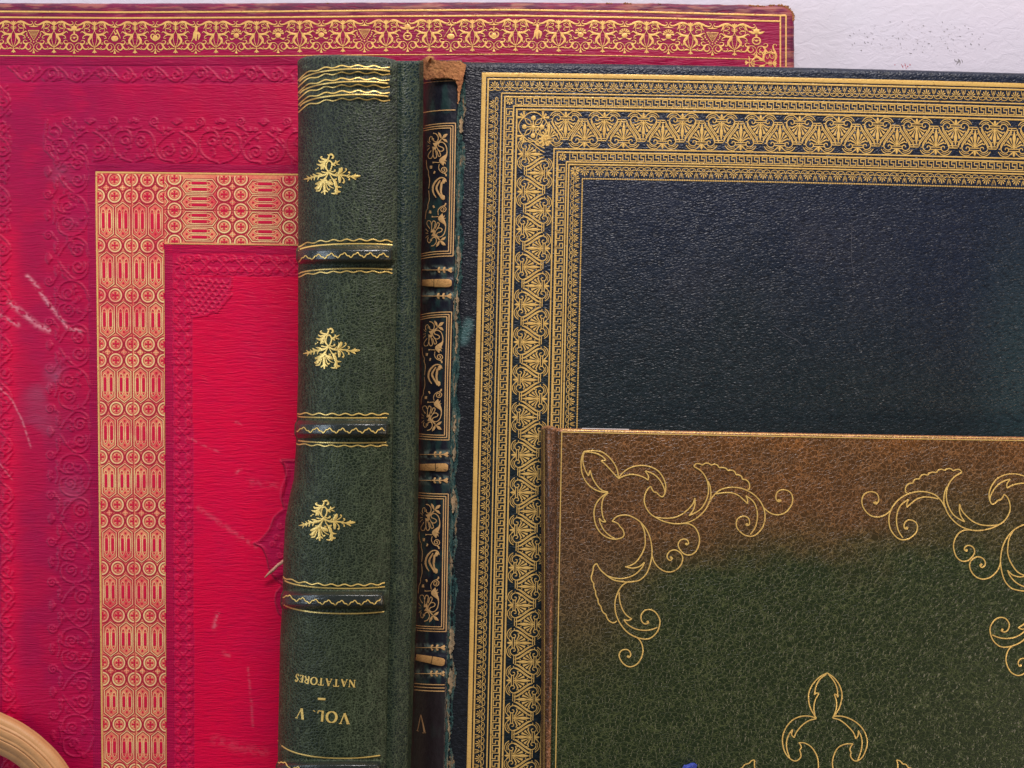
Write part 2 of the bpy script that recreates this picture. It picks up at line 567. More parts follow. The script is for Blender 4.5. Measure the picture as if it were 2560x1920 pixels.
# ================================================================ RED BOOK
HR = 0.022
red = thing('leather_book', (float(P(900, 2150, 0)[0]), -0.012, float(P(0, 2150, 0)[2])),
            'large crimson leather book with gothic gilt band and gilt scroll border, behind the other books', 'book')

TX = [-200, 0, 300, 640, 960, 1280, 1600, 1920, 2000]
TY = [-3, -1.5, 0.5, -1, -4, -5.5, -0.5, 8, 9.5]


def red_dy(x, y):
    f = np.interp(x, TX, TY)
    g = 0.012 * (np.clip(x, 0, 800) - 240)
    k = sstep(160, 380, y)
    return f * (1 - k) + g * k


def red_warp(u, v):
    """the slightly skewed, warped board"""
    dx = (v - 480) * (0.0105 - 0.006 * np.clip((u - 241) / 168, 0, 1)) * sstep(380, 700, v)
    return u + np.where(u < 900, dx, 0), v + red_dy(u, v)


emb = {}
EX0, EY0, ES = -60.0, 130.0, 1.2
EW, EH = int(820 / ES), int(1840 / ES)
E = np.zeros((EH, EW))


def emboss(q, width=3.0, amp=1.0):
    """raise a soft ridge along the sampled line q (plan px) in the red board"""
    q = np.asarray(q, float)
    w = q[:, 2] if q.shape[1] > 2 else np.full(len(q), width)
    fx = (q[:, 0] - EX0) / ES; fy = (q[:, 1] - EY0) / ES
    R = 4
    cx = np.round(fx).astype(int); cy = np.round(fy).astype(int)
    for dy in range(-R, R + 1):
        for dx in range(-R, R + 1):
            ix = cx + dx; iy = cy + dy
            d = np.hypot(ix - fx, iy - fy) * ES
            val = amp * np.exp(-(d / (w * 0.5 + 0.3)) ** 2)
            ok = (ix >= 0) & (ix < EW) & (iy >= 0) & (iy < EH)
            np.maximum.at(E, (iy[ok], ix[ok]), val[ok])


def spiral(cx, cy, r, a0, turns, sgn=1, n=None):
    n = n or max(8, int(turns * 14))
    t = np.linspace(0, 1, n)
    a = a0 + sgn * t * turns * 2 * math.pi
    rr = r * (1 - 0.88 * t)
    return np.stack([cx + rr * np.cos(a), cy + rr * np.sin(a)], 1)


def eline(pts, w=3.0, amp=1.0, place=None, smooth=True):
    q = np.asarray(pts, float)
    q = catmull(q, 1.0) if smooth else linear(q, 1.0)
    if place: q = place(q)
    emboss(q, w, amp)


def H_place(y0):            # band along the top: (along, across) -> plan
    return lambda q: np.stack(red_warp(q[:, 0], y0 + q[:, 1]), 1)


def V_place(x0):            # band down the left side
    return lambda q: np.stack(red_warp(x0 + q[:, 1], q[:, 0]), 1)


def leafy(p, pl, ang, L, sgn, k=4):
    """little acanthus leaf: a few curved strokes"""
    for i in range(k):
        a = ang + sgn * (i - k / 2) * 0.33
        l = L * (1 - 0.12 * abs(i - k / 2))
        m = (p[0] + 0.55 * l * math.cos(a - 0.25 * sgn), p[1] + 0.55 * l * math.sin(a - 0.25 * sgn))
        e = (p[0] + l * math.cos(a + 0.25 * sgn), p[1] + l * math.sin(a + 0.25 * sgn))
        eline([p, m, e], 2.6, 0.8, pl)


def acanthus_roll(pl, a0, a1, width, period, seed):
    r = random.Random(seed); a = a0; s = 1
    c = width / 2
    while a < a1:
        eline([(a, c - s * c * 0.85), (a + period * 0.25, c - s * c * 0.3), (a + period * 0.5, c + s * c * 0.5),
               (a + period * 0.8, c + s * c * 0.8), (a + period, c + s * c * 0.3)], 3.4, 1.0, pl)
        eline(spiral(a + period * 0.78, c + s * c * 0.05, c * 0.8, -1.5 * s, 1.4, s), 3.0, 1.0, pl)
        for k in range(4):
            leafy((a + period * (0.15 + 0.22 * k), c + r.uniform(-0.5, 0.5) * c), pl, r.uniform(0, 6.28), c * r.uniform(0.5, 0.9), r.choice((-1, 1)), 3)
        s = -s; a += period


def big_border(pl, a0, a1, seed):
    """wide blind-tooled scroll border, 115 across"""
    r = random.Random(seed); a = a0
    while a < a1:
        for i in range(7):                                   # fan
            t = -math.pi / 2 + (i - 3) * 0.32
            eline([(a, 20), (a + 15 * math.cos(t), 20 + 15 * math.sin(t))], 2.6, 1.0, pl, False)
        for dx, sg in ((-57, 1), (57, -1)):
            eline(spiral(a + dx, 12, 12, 1.2 if sg > 0 else 1.9, 1.7, sg), 3.0, 1.1, pl)
            eline([(a + dx, 24), (a + dx * 0.75, 34), (a + dx * 0.4, 30)], 3.0, 0.9, pl)
        for dx in (-34, -22, 22, 34, 76, 90):
            eline(spiral(a + dx, 30, 6, 0, 1.0), 3.2, 1.0, pl)
        b = a + 108
        for t in (-2.4, -1.57, -0.74):
            eline(spiral(b + 9 * math.cos(t), 16 + 9 * math.sin(t), 6, 0, 1.0), 3.0, 1.0, pl)
        eline([(b - 20, 26), (b, 31), (b + 20, 26)], 3, 1, pl)
        for sg in (-1, 1):
            eline([(b + sg * 6, 112), (b + sg * 30, 104), (b + sg * 48, 86), (b + sg * 52, 62), (b + sg * 40, 40), (b + sg * 14, 36), (b + sg * 4, 52)], 3.0, 1.0, pl)
            eline(spiral(b + sg * 20, 60, 16, 0.4, 1.5, sg), 2.8, 1.0, pl)
            eline([(a + sg * 8, 38), (a + sg * 30, 52), (a + sg * 52, 78), (a + sg * 40, 104), (a + sg * 8, 112)], 3.0, 1.0, pl)
            eline(spiral(a + sg * 20, 86, 19, 2.2, 1.6, -sg), 3.0, 1.0, pl)
            for k in range(4):
                leafy((b + sg * r.uniform(8, 45), r.uniform(70, 105)), pl, r.uniform(0, 6.28), r.uniform(9, 16), sg, 3)
                leafy((a + sg * r.uniform(8, 50), r.uniform(45, 75)), pl, r.uniform(0, 6.28), r.uniform(9, 16), sg, 3)
        a += 217


def chain_border(pl, a0, a1, width, period):
    c = width / 2; a = a0; 
    t = np.arange(a0, a1, 1.0)
    for ph in (0, math.pi):
        emboss(np.concatenate([pl(np.stack([t, c + 0.62 * c * np.sin((t - a0) / period * 2 * math.pi + ph)], 1))], 1), 3.0, 0.9)
    while a < a1:
        for sg in (-1, 1):
            eline(spiral(a + period * 0.25, c + sg * c * 0.62, c * 0.36, 0, 1.5, sg), 3, 1.0, pl)
            eline(spiral(a + period * 0.75, c + sg * c * 0.62, c * 0.36, 2, 1.5, -sg), 3, 1.0, pl)
            leafy((a, c + sg * c * 0.30), pl, sg * 1.57, c * 0.55, sg, 5)
            leafy((a + period * 0.5, c + sg * c * 0.30), pl, sg * 1.57, c * 0.55, sg, 5)
            eline([(a - period * 0.18, c + sg * c * 0.8), (a, c + sg * c * 0.98), (a + period * 0.18, c + sg * c * 0.8)], 3, 0.8, pl)
        a += period


acanthus_roll(H_place(165), 20, 745, 42, 62, 1)
acanthus_roll(V_place(-14), 205, 1930, 42, 62, 2)
big_border(H_place(290), 225, 760, 3)
big_border(V_place(108), 430, 1930, 4)
eline(spiral(150, 370, 34, 0.5, 1.6), 3, 1, H_place(0)); eline(spiral(135, 330, 22, 2.5, 1.4, -1), 3, 1, H_place(0))
eline([(118, 300), (112, 360), (140, 402), (200, 410)], 3, 1, H_place(0))
for k in range(7): leafy((125 + 14 * (k % 5), 315 + 17 * (k % 4)), H_place(0), k * 1.3, 14, 1 if k % 2 else -1, 3)
chain_border(H_place(634), 470, 760, 50, 88)
chain_border(V_place(430), 690, 1930, 46, 86)
# corner rosette of the inner border
for k in range(8):
    a = k * math.pi / 4
    eline([(455 + 5 * math.cos(a), 658 + 5 * math.sin(a)), (455 + 20 * math.cos(a + .2), 658 + 20 * math.sin(a + .2))], 3, 1, H_place(0))
# scale-patterned fan in the corner
for row in range(9):
    y = 692 + row * 10.5
    half = math.sqrt(max(0, 1 - ((y - 690) / 98.0) ** 2)) * 96
    x = 482 + (row % 2) * 8
    while x < 480 + half:
        sl = (x - 480) * 0.10
        eline([(x - 8, y + sl - 3), (x - 3, y + 4 + sl), (x + 4, y + 5 + sl), (x + 8, y - 1 + sl)], 3.2, 1.0, H_place(0))
        x += 16
t = np.linspace(0, math.pi / 2, 90)
emboss(np.stack(red_warp(480 + 98 * np.cos(t), 690 + 99 * np.sin(t)), 1), 4.0, -0.0 + 0.8)
# medallion peeping out beside the green spine
mo, mk = np.array([600, 1120]), 1 / 2.267
med = [[(230, 72), (305, 72)], [(230, 72), (265, 110), (265, 160), (240, 220), (235, 280), (255, 335)],
       [(255, 345), (200, 390), (170, 460), (120, 520), (80, 540)], [(80, 540), (130, 565), (155, 620), (170, 690), (200, 740), (240, 770)],
       [(240, 785), (210, 820), (205, 870), (220, 930), (240, 955)]]
for m in med:
    q = np.array(m, float) * mk + mo
    eline(q, 3.4, 1.2); eline(q + np.array([5, 1.5]), 2.2, 0.8)
for i in range(60):
    y = 1185 + i * 4.1
    if 1270 < y < 1400:
        x0 = np.interp(y, [1270, 1320, 1358, 1400], [706, 676, 640, 668])
        eline([(x0 + 8, y), (740, y)], 1.6, 0.45, None, False)
for (x, y, s_) in ((700, 1315, 1), (690, 1345, -1), (705, 1365, 1), (680, 1362, -1), (700, 1388, 1)):
    eline(spiral(x, y, 8, 0.5, 1.3, s_), 3, 1.2)

RX0, RX1, RYB = -120, 1985, 2150
cols = np.concatenate([np.arange(RX0, 762, 2.3), np.arange(764, 1900, 7.0), np.arange(1902, RX1 - 30, 4), np.linspace(RX1 - 30, RX1, 14)])
rows = np.concatenate([np.arange(0, 14, 1.5), np.arange(14, 1932, 2.3), np.linspace(1940, RYB, 10)])
U, Vv = np.meshgrid(cols, rows)


def red_top(u):
    base = 8 + 0.55 * (np.interp(u, TX, TY) + 1)
    base = base + 1.6 * (vnoise(u, u * 0, 28, 10, 5) - 0.5) * (1 + 2 * sstep(1400, 1900, u))
    d = np.clip(u - (RX1 - 34), 0, 34) / 34                     # rounded, rubbed corner
    return base + 30 * (1 - np.sqrt(np.maximum(1 - d ** 2, 0)))


top = red_top(U)
RYp = np.where(Vv < 60, top + (Vv / 60.0) * (60 - top), Vv)
RXp = U + np.where((U > 1950), (vnoise(Vv, U * 0, 22, 10, 9) - 0.5) * 3 * (U - 1950) / 35, 0)


def red_base(x, y):
    h = HR + 0 * x
    h = h + 0.0010 * (vnoise(x, y, 420, 420, 21, 2) - 0.5)
    return h


def samp(x, y):
    fx = np.clip((x - EX0) / ES, 0, EW - 1.01); fy = np.clip((y - EY0) / ES, 0, EH - 1.01)
    ix = fx.astype(int); iy = fy.astype(int); fx -= ix; fy -= iy
    return (E[iy, ix] * (1 - fx) + E[iy, ix + 1] * fx) * (1 - fy) + (E[iy + 1, ix] * (1 - fx) + E[iy + 1, ix + 1] * fx) * fy


def red_uv(x, y):
    """inverse of the board warp (approx.)"""
    u = x.copy(); v = y.copy()
    for _ in range(3):
        a, b = red_warp(u, v); u = u - (a - x); v = v - (b - y)
    return u, v


uu, vv = red_uv(RXp, RYp)
ev = samp(RXp, RYp)


def fillet(c, w0, w1, n):                                     # n parallel grooves between w0 and w1
    k = (c - w0) / (w1 - w0)
    return np.where((k > 0) & (k < 1), 0.5 - 0.5 * np.cos(k * n * 2 * math.pi), 0.0), ((k > -0.06) & (k < 1.06)).astype(float)


fl = np.zeros_like(U); fm = np.zeros_like(U)
for (c, w0, w1, n, cond) in [
        (vv, 144, 163, 4, uu < 1900), (vv, 409, 428, 4, (uu > 222) & (uu < 2000)), (uu, 220, 238, 4, vv > 409),
        (vv, 609, 629, 4, uu > 412), (uu, 411, 429, 4, vv > 609), (uu, -22, -8, 3, vv > 230)]:
    a, b = fillet(c, w0, w1, n)
    fl = np.where(cond, np.maximum(fl, a), fl); fm = np.where(cond, np.maximum(fm, b), fm)
depress = fm * 0.5
inpress = ((vv > 163) & (vv < 210)) | ((uu > 430) & (uu < 480) & (vv > 630)) | ((vv > 632) & (vv < 686) & (uu > 430))
fan = (np.hypot((uu - 480) / 98, (vv - 690) / 99) < 1) & (uu > 480) & (vv > 690)
H = red_base(RXp, RYp) + 0.00085 * ev + 0.00050 * fl - 0.00035 * depress
H = H - 0.0002 * (inpress | fan)
dE = np.minimum(RYp - top, 400); H = H - S * edge_roll(dE, 11)
H = H - S * edge_roll(np.clip(RX1 - U, 0, 400), 11)
# colour of the skin: vivid panel, purplish margins, rubbed brown rim, chalky scuffs
n1 = vnoise(RXp, RYp, 260, 300, 3, 4); n2 = vnoise(RXp, RYp, 60, 50, 8, 3); n3 = vnoise(RXp, RYp, 6.5, 4.5, 14, 2)
vivid = np.array([0.76, 0.0004, 0.047]); plum = np.array([0.34, 0.003, 0.058]); crim = np.array([0.50, 0.0012, 0.046]); deep = np.array([0.26, 0.006, 0.06])


def lerp(a, b, k): return a * (1 - k[..., None]) + b * k[..., None]


marg = sstep(560, 120, RXp) * 0.75 + 0.35 * sstep(650, 250, RYp) + 0.45 * sstep(1, 0, (uu > 430) & (vv > 630)) * 0.5
marg = np.clip(marg * 0.9 + (n1 - 0.5) * 0.7, 0, 1)
strip = np.exp(-((RXp - 25) / 30.0) ** 2) * sstep(400, 700, RYp)
marg = marg * (1 - 0.75 * strip)
outer = np.maximum(sstep(430, 405, RXp), sstep(612, 590, RYp))
C = lerp(vivid * np.ones_like(H)[..., None], crim, 0.85 * outer * (1 - 0.75 * strip))
C = lerp(C, plum, marg * (0.55 + 0.45 * sstep(.3, .6, n2)))
C = lerp(C, deep, 0.75 * fm * (1 - 0.7 * fl))
C = lerp(C, deep * 1.2, 0.42 * (inpress | fan) * (1 - np.clip(ev, 0, 1)))
near = np.clip(ev * 2.5, 0, 1) * (1 - np.clip(ev * 1.3, 0, 1))
C = lerp(C, deep, 0.7 * near)
C = lerp(C, np.array([0.85, 0.05, 0.14]), 0.35 * sstep(0.75, 1.0, ev))
C = lerp(C, np.array([0.22, 0.008, 0.052]), 0.8 * sstep(190, 90, RYp))
rim = sstep(55, 24, vv) + sstep(1945, 1965, uu)
rimc = lerp(np.array([0.10, 0.025, 0.055]) * np.ones_like(H)[..., None], np.array([0.32, 0.13, 0.10]), sstep(0.5, 0.72, vnoise(RXp, RYp, 40, 7, 31, 4)))
C = lerp(C, rimc, np.clip(rim, 0, 1) * 0.9)
C = lerp(C, np.array([0.33, 0.12, 0.07]), np.clip(sstep(30, 8, np.hypot(np.clip(U - 1925, 0, 99), 0) * -1 + 60) * sstep(60, 10, RYp), 0, 1) * sstep(0.3, 0.6, n2))
scuff = np.zeros_like(H)
for pts, w, a in [([(68, 690), (90, 712), (115, 752), (142, 785), (172, 820), (200, 828)], 4.5, 1.0), ([(25, 757), (60, 785), (92, 812), (124, 826)], 6.5, 1.0),
                  ([(0, 788), (20, 800), (45, 812)], 5, 0.9), ([(0, 970), (30, 1000), (55, 1050), (78, 1120)], 2.2, 0.7), ([(0, 1160), (30, 1200)], 1.8, 0.5),
                  ([(495, 1270), (540, 1300), (620, 1355), (640, 1365)], 6, 0.32), ([(480, 1098), (505, 1112), (548, 1130)], 2.5, 0.5),
                  ([(590, 1055), (605, 1060)], 2.5, 0.7), ([(592, 1180), (600, 1174)], 4, 0.8), ([(545, 1535), (535, 1570)], 5, 0.8),
                  ([(620, 1670), (628, 1750), (632, 1815)], 3, 0.35), ([(540, 1850), (600, 1870), (660, 1880)], 12, 0.2),
                  ([(630, 1205), (690, 1215)], 8, 0.25), ([(560, 1632), (572, 1640)], 5, 0.4)]:
    scuff = np.maximum(scuff, a * np.exp(-(seg_dist(RXp, RYp, pts) / w) ** 2))
scuff = scuff * sstep(0.28, 0.60, n3)
C = lerp(C, np.array([0.78, 0.30, 0.36]), np.clip(scuff, 0, 1) * np.where(RXp > 430, 0.5, 0.8))
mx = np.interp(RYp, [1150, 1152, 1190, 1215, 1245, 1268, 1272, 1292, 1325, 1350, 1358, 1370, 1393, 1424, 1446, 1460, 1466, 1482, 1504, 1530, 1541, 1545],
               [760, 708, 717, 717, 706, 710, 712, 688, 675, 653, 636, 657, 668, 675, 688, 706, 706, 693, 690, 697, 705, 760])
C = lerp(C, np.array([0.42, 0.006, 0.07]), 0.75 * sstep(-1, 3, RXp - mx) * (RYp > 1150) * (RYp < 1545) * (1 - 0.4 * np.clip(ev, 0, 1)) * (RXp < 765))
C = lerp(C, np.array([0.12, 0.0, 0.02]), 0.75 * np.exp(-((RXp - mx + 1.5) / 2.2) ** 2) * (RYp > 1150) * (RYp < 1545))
C = lerp(C, np.array([0.14, 0.0, 0.02]), 0.8 * np.exp(-((RYp - 1149) / 2.0) ** 2) * (RXp > 702) * (RXp < 765))
for (x, y, r, a) in [(150, 440, 26, 0.30), (140, 945, 40, 0.35), (95, 980, 40, 0.25), (175, 1230, 34, 0.25), (200, 860, 22, 0.25), (175, 570, 24, .2), (100, 1060, 45, .25)]:
    C = lerp(C, np.array([0.30, 0.12, 0.20]), a * np.exp(-(((RXp - x) / r) ** 2 + ((RYp - y) / r) ** 2)) * sstep(0.3, 0.7, n2))
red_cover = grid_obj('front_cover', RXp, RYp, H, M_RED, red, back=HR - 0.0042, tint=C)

box_px('text_block', -90, 1960, 30, 2130, 0.006, HR - 0.0043, M_PAPER, red)
box_px('back_cover', -100, 1972, 14, 2145, 0.001, 0.0059, M_EDGE, red)


def h_red(x, y):
    x = np.asarray(x, float); y = np.asarray(y, float)
    d = np.clip(y - red_top(x), 0, 400)
    return red_base(x, y) - S * edge_roll(d, 11) - S * edge_roll(np.clip(RX1 - x, 0, 400), 11)


# --- gilt fillets of the red board
g = Ink()
g.stroke([(-100, 30), (1965, 30)], 4.2, False); g.stroke([(-100, 44.5), (1951, 44.5)], 4.0, False)
g.stroke([(1951, 30), (1951, 300)], 3.6, False); g.stroke([(1965, 30), (1965, 300)], 3.6, False)
g.stroke([(-100, 140.5), (1885, 141)], 1.8, False); g.stroke([(1885, 141), (1885, 300)], 1.6, False)
g.stroke([(239, 430.5), (900, 430.5)], 4.0, False); g.stroke([(241, 430), (241, 2000)], 4.2, False)
g.stroke([(409, 607), (409, 2000)], 1.6, False); g.stroke([(409, 607), (900, 607)], 2.0, False)
g.build('gilt_fillet', GOLD_RED, red_cover, h_red, red_warp, eps=0.00022)

# --- gilt scroll roll along the top
K = 1 / 9.217
def sym(m, pts, w, smooth=True):
    w = np.asarray(w, float) * 0.82; m.stroke(pts, w, smooth, k=K, step=2.2); m.stroke([(-x, y) for x, y in pts], w, smooth, k=K, step=2.2)


lily = Ink()
lily.poly([(-15, 415), (-50, 340), (-55, 310), (-25, 330), (0, 300), (25, 330), (55, 310), (50, 340), (15, 415)], k=K)
for y, hw in ((437, 65), (465, 72), (490, 52)): lily.stroke([(-hw, y), (0, y), (hw, y)], [8, 16, 8], k=K)
lily.stroke([(0, 400), (0, 520)], 30, k=K)
sym(lily, [(0, 410), (-60, 370), (-130, 350), (-190, 385), (-225, 440), (-235, 500), (-215, 560), (-160, 590), (-90, 600), (-40, 590)], 13)
sym(lily, [(-215, 470), (-150, 460), (-110, 430), (-115, 390), (-145, 385), (-160, 405)], 15)
sym(lily, [(-215, 480), (-140, 485), (-105, 520), (-120, 545), (-150, 545)], 15)
sym(lily, [(-20, 400), (-90, 335), (-170, 325), (-250, 345), (-330, 385), (-400, 395), (-440, 360), (-430, 320), (-400, 315)], [14, 30, 62, 55, 45, 30, 16, 12, 16])
sym(lily, [(-230, 340), (-245, 420), (-290, 490)], [50, 42, 6])
sym(lily, [(0, 520), (-45, 620), (-50, 720), (-35, 810), (0, 915)], 13)
sym(lily, [(-60, 600), (-90, 680), (-130, 740), (-120, 800), (-60, 870), (-10, 910)], [60, 72, 62, 52, 30, 10])
sym(lily, [(-80, 620), (-180, 610), (-240, 570), (-290, 545), (-320, 580)], [50, 52, 36, 22, 10])
sym(lily, [(-180, 620), (-250, 650), (-270, 700), (-220, 700)], [30, 22, 16, 18])
sym(lily, [(-130, 740), (-160, 830), (-195, 830), (-180, 795)], [30, 16, 15, 12])
lily.stroke([(0, 905), (0, 1000)], [12, 24], k=K)
sym(lily, [(-10, 945), (-90, 935), (-155, 965)], [8, 36, 5])
lily.poly([(0, 960), (-58, 1030), (-20, 1028), (0, 1048), (20, 1028), (58, 1030)], k=K)

vol = Ink()
vol.poly([(0, 360), (-25, 440), (25, 440)], k=K); vol.stroke([(-105, 435), (0, 432), (105, 435)], [6, 30, 6], k=K)
sym(vol, [(0, 920), (-20, 860), (-70, 815), (-140, 815), (-180, 850), (-180, 920), (-130, 965), (-80, 940), (-65, 890), (-100, 850)], [12, 12, 16, 24, 34, 40, 34, 22, 14, 10])
sym(vol, [(-130, 815), (-180, 880), (-230, 940), (-290, 950), (-330, 910), (-300, 885)], [10, 42, 36, 26, 15, 12])
sym(vol, [(-150, 815), (-210, 830), (-240, 780), (-200, 745), (-150, 770)], [14, 30, 26, 15, 12])
sym(vol, [(0, 930), (-60, 1000), (-110, 1010)], [10, 20, 8]); vol.stroke([(0, 900), (0, 980), (0, 1052)], [14, 16, 62], k=K)

emblems = []
e = Ink()                                                    # basket-shaped shield with berries
e.stroke([(-130, 525), (130, 525)], 16, k=K); sym(e, [(-125, 525), (-60, 650), (0, 750)], 14)
for y, hw in ((560, 95), (590, 78), (620, 60), (650, 42), (680, 26)): e.stroke([(-hw, y), (hw, y)], 11, k=K)
for x, y in ((-150, 650), (-120, 690), (-85, 730), (-60, 770), (150, 650), (120, 690), (85, 730), (60, 770), (0, 790), (-160, 610), (160, 610)): e.disc(x, y, 17, k=K, n=6)
emblems.append(e)
e = Ink()                                                    # winged head over an orb
e.disc(0, 470, 70, 60, k=K, n=9); sym(e, [(-40, 520), (-110, 500), (-170, 470)], [50, 60, 12]); e.stroke([(0, 540), (0, 600)], 40, k=K)
e.ring(0, 690, 85, 26, k=K, n=12); sym(e, [(0, 690), (-50, 670), (-70, 690)], [20, 16, 8]); e.disc(0, 690, 26, k=K, n=6)
emblems.append(e)
e = Ink()                                                    # crossed spears and pot
e.stroke([(-150, 720), (0, 480), (30, 430)], [8, 14, 22], k=K); e.stroke([(40, 500), (110, 640), (130, 700)], [40, 20, 8], k=K)
e.disc(0, 700, 85, 66, k=K, n=10); e.stroke([(-20, 520), (20, 600), (60, 560)], [10, 34, 10], k=K)
emblems.append(e)
e = Ink()                                                    # heart-shaped pot with leaves
sym(e, [(0, 760), (-80, 700), (-100, 640), (-60, 600), (-10, 625)], [20, 40, 36, 26, 16]); e.disc(0, 680, 60, k=K, n=8)
sym(e, [(0, 560), (-50, 520), (-110, 560)], [16, 30, 8]); e.stroke([(0, 470), (0, 590)], [30, 14], k=K)
emblems.append(e)
e = Ink()                                                    # flower spray
e.disc(0, 640, 62, k=K, n=9)
for a in range(7):
    t_ = math.pi + a * math.pi / 6
    e.stroke([(40 * math.cos(t_), 590 + 40 * math.sin(t_)), (120 * math.cos(t_), 600 + 120 * math.sin(t_))], [14, 46], k=K)
sym(e, [(-40, 700), (-110, 730), (-150, 690)], [16, 40, 8])
emblems.append(e)
e = Ink()                                                    # standing bird
e.stroke([(20, 480), (0, 540), (-10, 640), (10, 760)], [40, 70, 90, 20], k=K); e.stroke([(30, 560), (80, 620), (60, 740)], [40, 60, 10], k=K)
e.stroke([(-40, 560), (-60, 700), (-110, 780)], [30, 26, 10], k=K); e.disc(10, 470, 34, k=K, n=8)
emblems.append(e)

roll = Ink()
k_ = 0; x = 33.6 - 2 * 101.3
order = [4, 3, 0, 1, 2, 3, 5, 4, 4, 4, 0, 1, 2, 3, 5, 4, 4, 4, 0, 1, 2]
while x < 1945:
    sc = 1.0 + 0.065 * (x > 600) + 0.02 * (x > 1300)
    if x > -110:
        roll.stamp(lily, ((sc, 0), (0, 1)), (x, 20))
        if x + 51 < 1948:
            roll.stamp(vol, ((sc, 0), (0, 1)), (x + 50.6 * sc, 20))
            roll.stamp(emblems[order[k_ % len(order)]], ((sc, 0), (0, 1)), (x + 50.6 * sc, 20))
    x += 101.3 * sc; k_ += 1
# start of the side roll below the corner
roll.stamp(vol, ((0, -1), (1, 0)), (1975.5, 195)); roll.stamp(lily, ((0, -1), (1, 0)), (1975.5, 150))
roll.build('gilt_scroll_border', GOLD_RED, red_cover, h_red, red_warp, eps=0.00020)

# --- gothic gilt band: worn gold ground, pressed red figures, bright lines
M_WORN = gold_mat('worn_gold_ground', (0.98, 0.38, 0.17), (0.82, 0.12, 0.11), 0.9, 0.1, 0.42, red=(0.78, 0.035, 0.07))
M_LINE = gold_mat('rubbed_gold_lines', (1.0, 0.78, 0.34), (1.0, 0.52, 0.24), 0.5, 0.1, 0.40, red=(0.92, 0.30, 0.20))
tR = NT('pressed_red'); M_PRESS = tR.out(tR.mix(tR.noise(tR.scl(tR.plan(), (0.04, 0.3, 0.1)), 1, 3), (0.56, 0.003, 0.04), (0.72, 0.01, 0.06)), 0.4, 0.4)
M_PRESS2 = mat_plain('pressed_dark_lines', (0.44, 0.012, 0.04), 0.5, 0.3, 0.3)


def ground(u0, u1, v0, v1):
    us = np.linspace(u0, u1, max(2, int((u1 - u0) / 10) + 1)); vs = np.linspace(v0, v1, max(2, int((v1 - v0) / 10) + 1))
    return np.meshgrid(us, vs)


def sheet(name, quads, mat, parent, hfn, warp, eps):
    Vs = []; Fs = []; As = []; n = 0
    for (u0, u1, v0, v1) in quads:
        a, b = ground(u0, u1, v0, v1); x, y = warp(a, b); h = hfn(x, y) + eps
        Vs.append(P(x, y, h).reshape(-1, 3)); As.append(np.stack([x, y, h / S], -1).reshape(-1, 3))
        idx = np.arange(a.size).reshape(a.shape) + n
        Fs.append(np.stack([idx[:-1, :-1], idx[1:, :-1], idx[1:, 1:], idx[:-1, 1:]], -1).reshape(-1, 4)); n += a.size
    return mesh_obj(name, np.concatenate(Vs), np.concatenate(Fs), mat, parent, attr=np.concatenate(As))


band = sheet('gothic_gilt_band', [(243.5, 409, 433, 606), (409, 850, 433, 606), (243.5, 409, 606, 2000)], M_WORN, red_cover, h_red, red_warp, 0.00010)

bright, press, press2 = Ink(), Ink(), Ink()
for ink in (bright, press, press2): ink.layer = 0


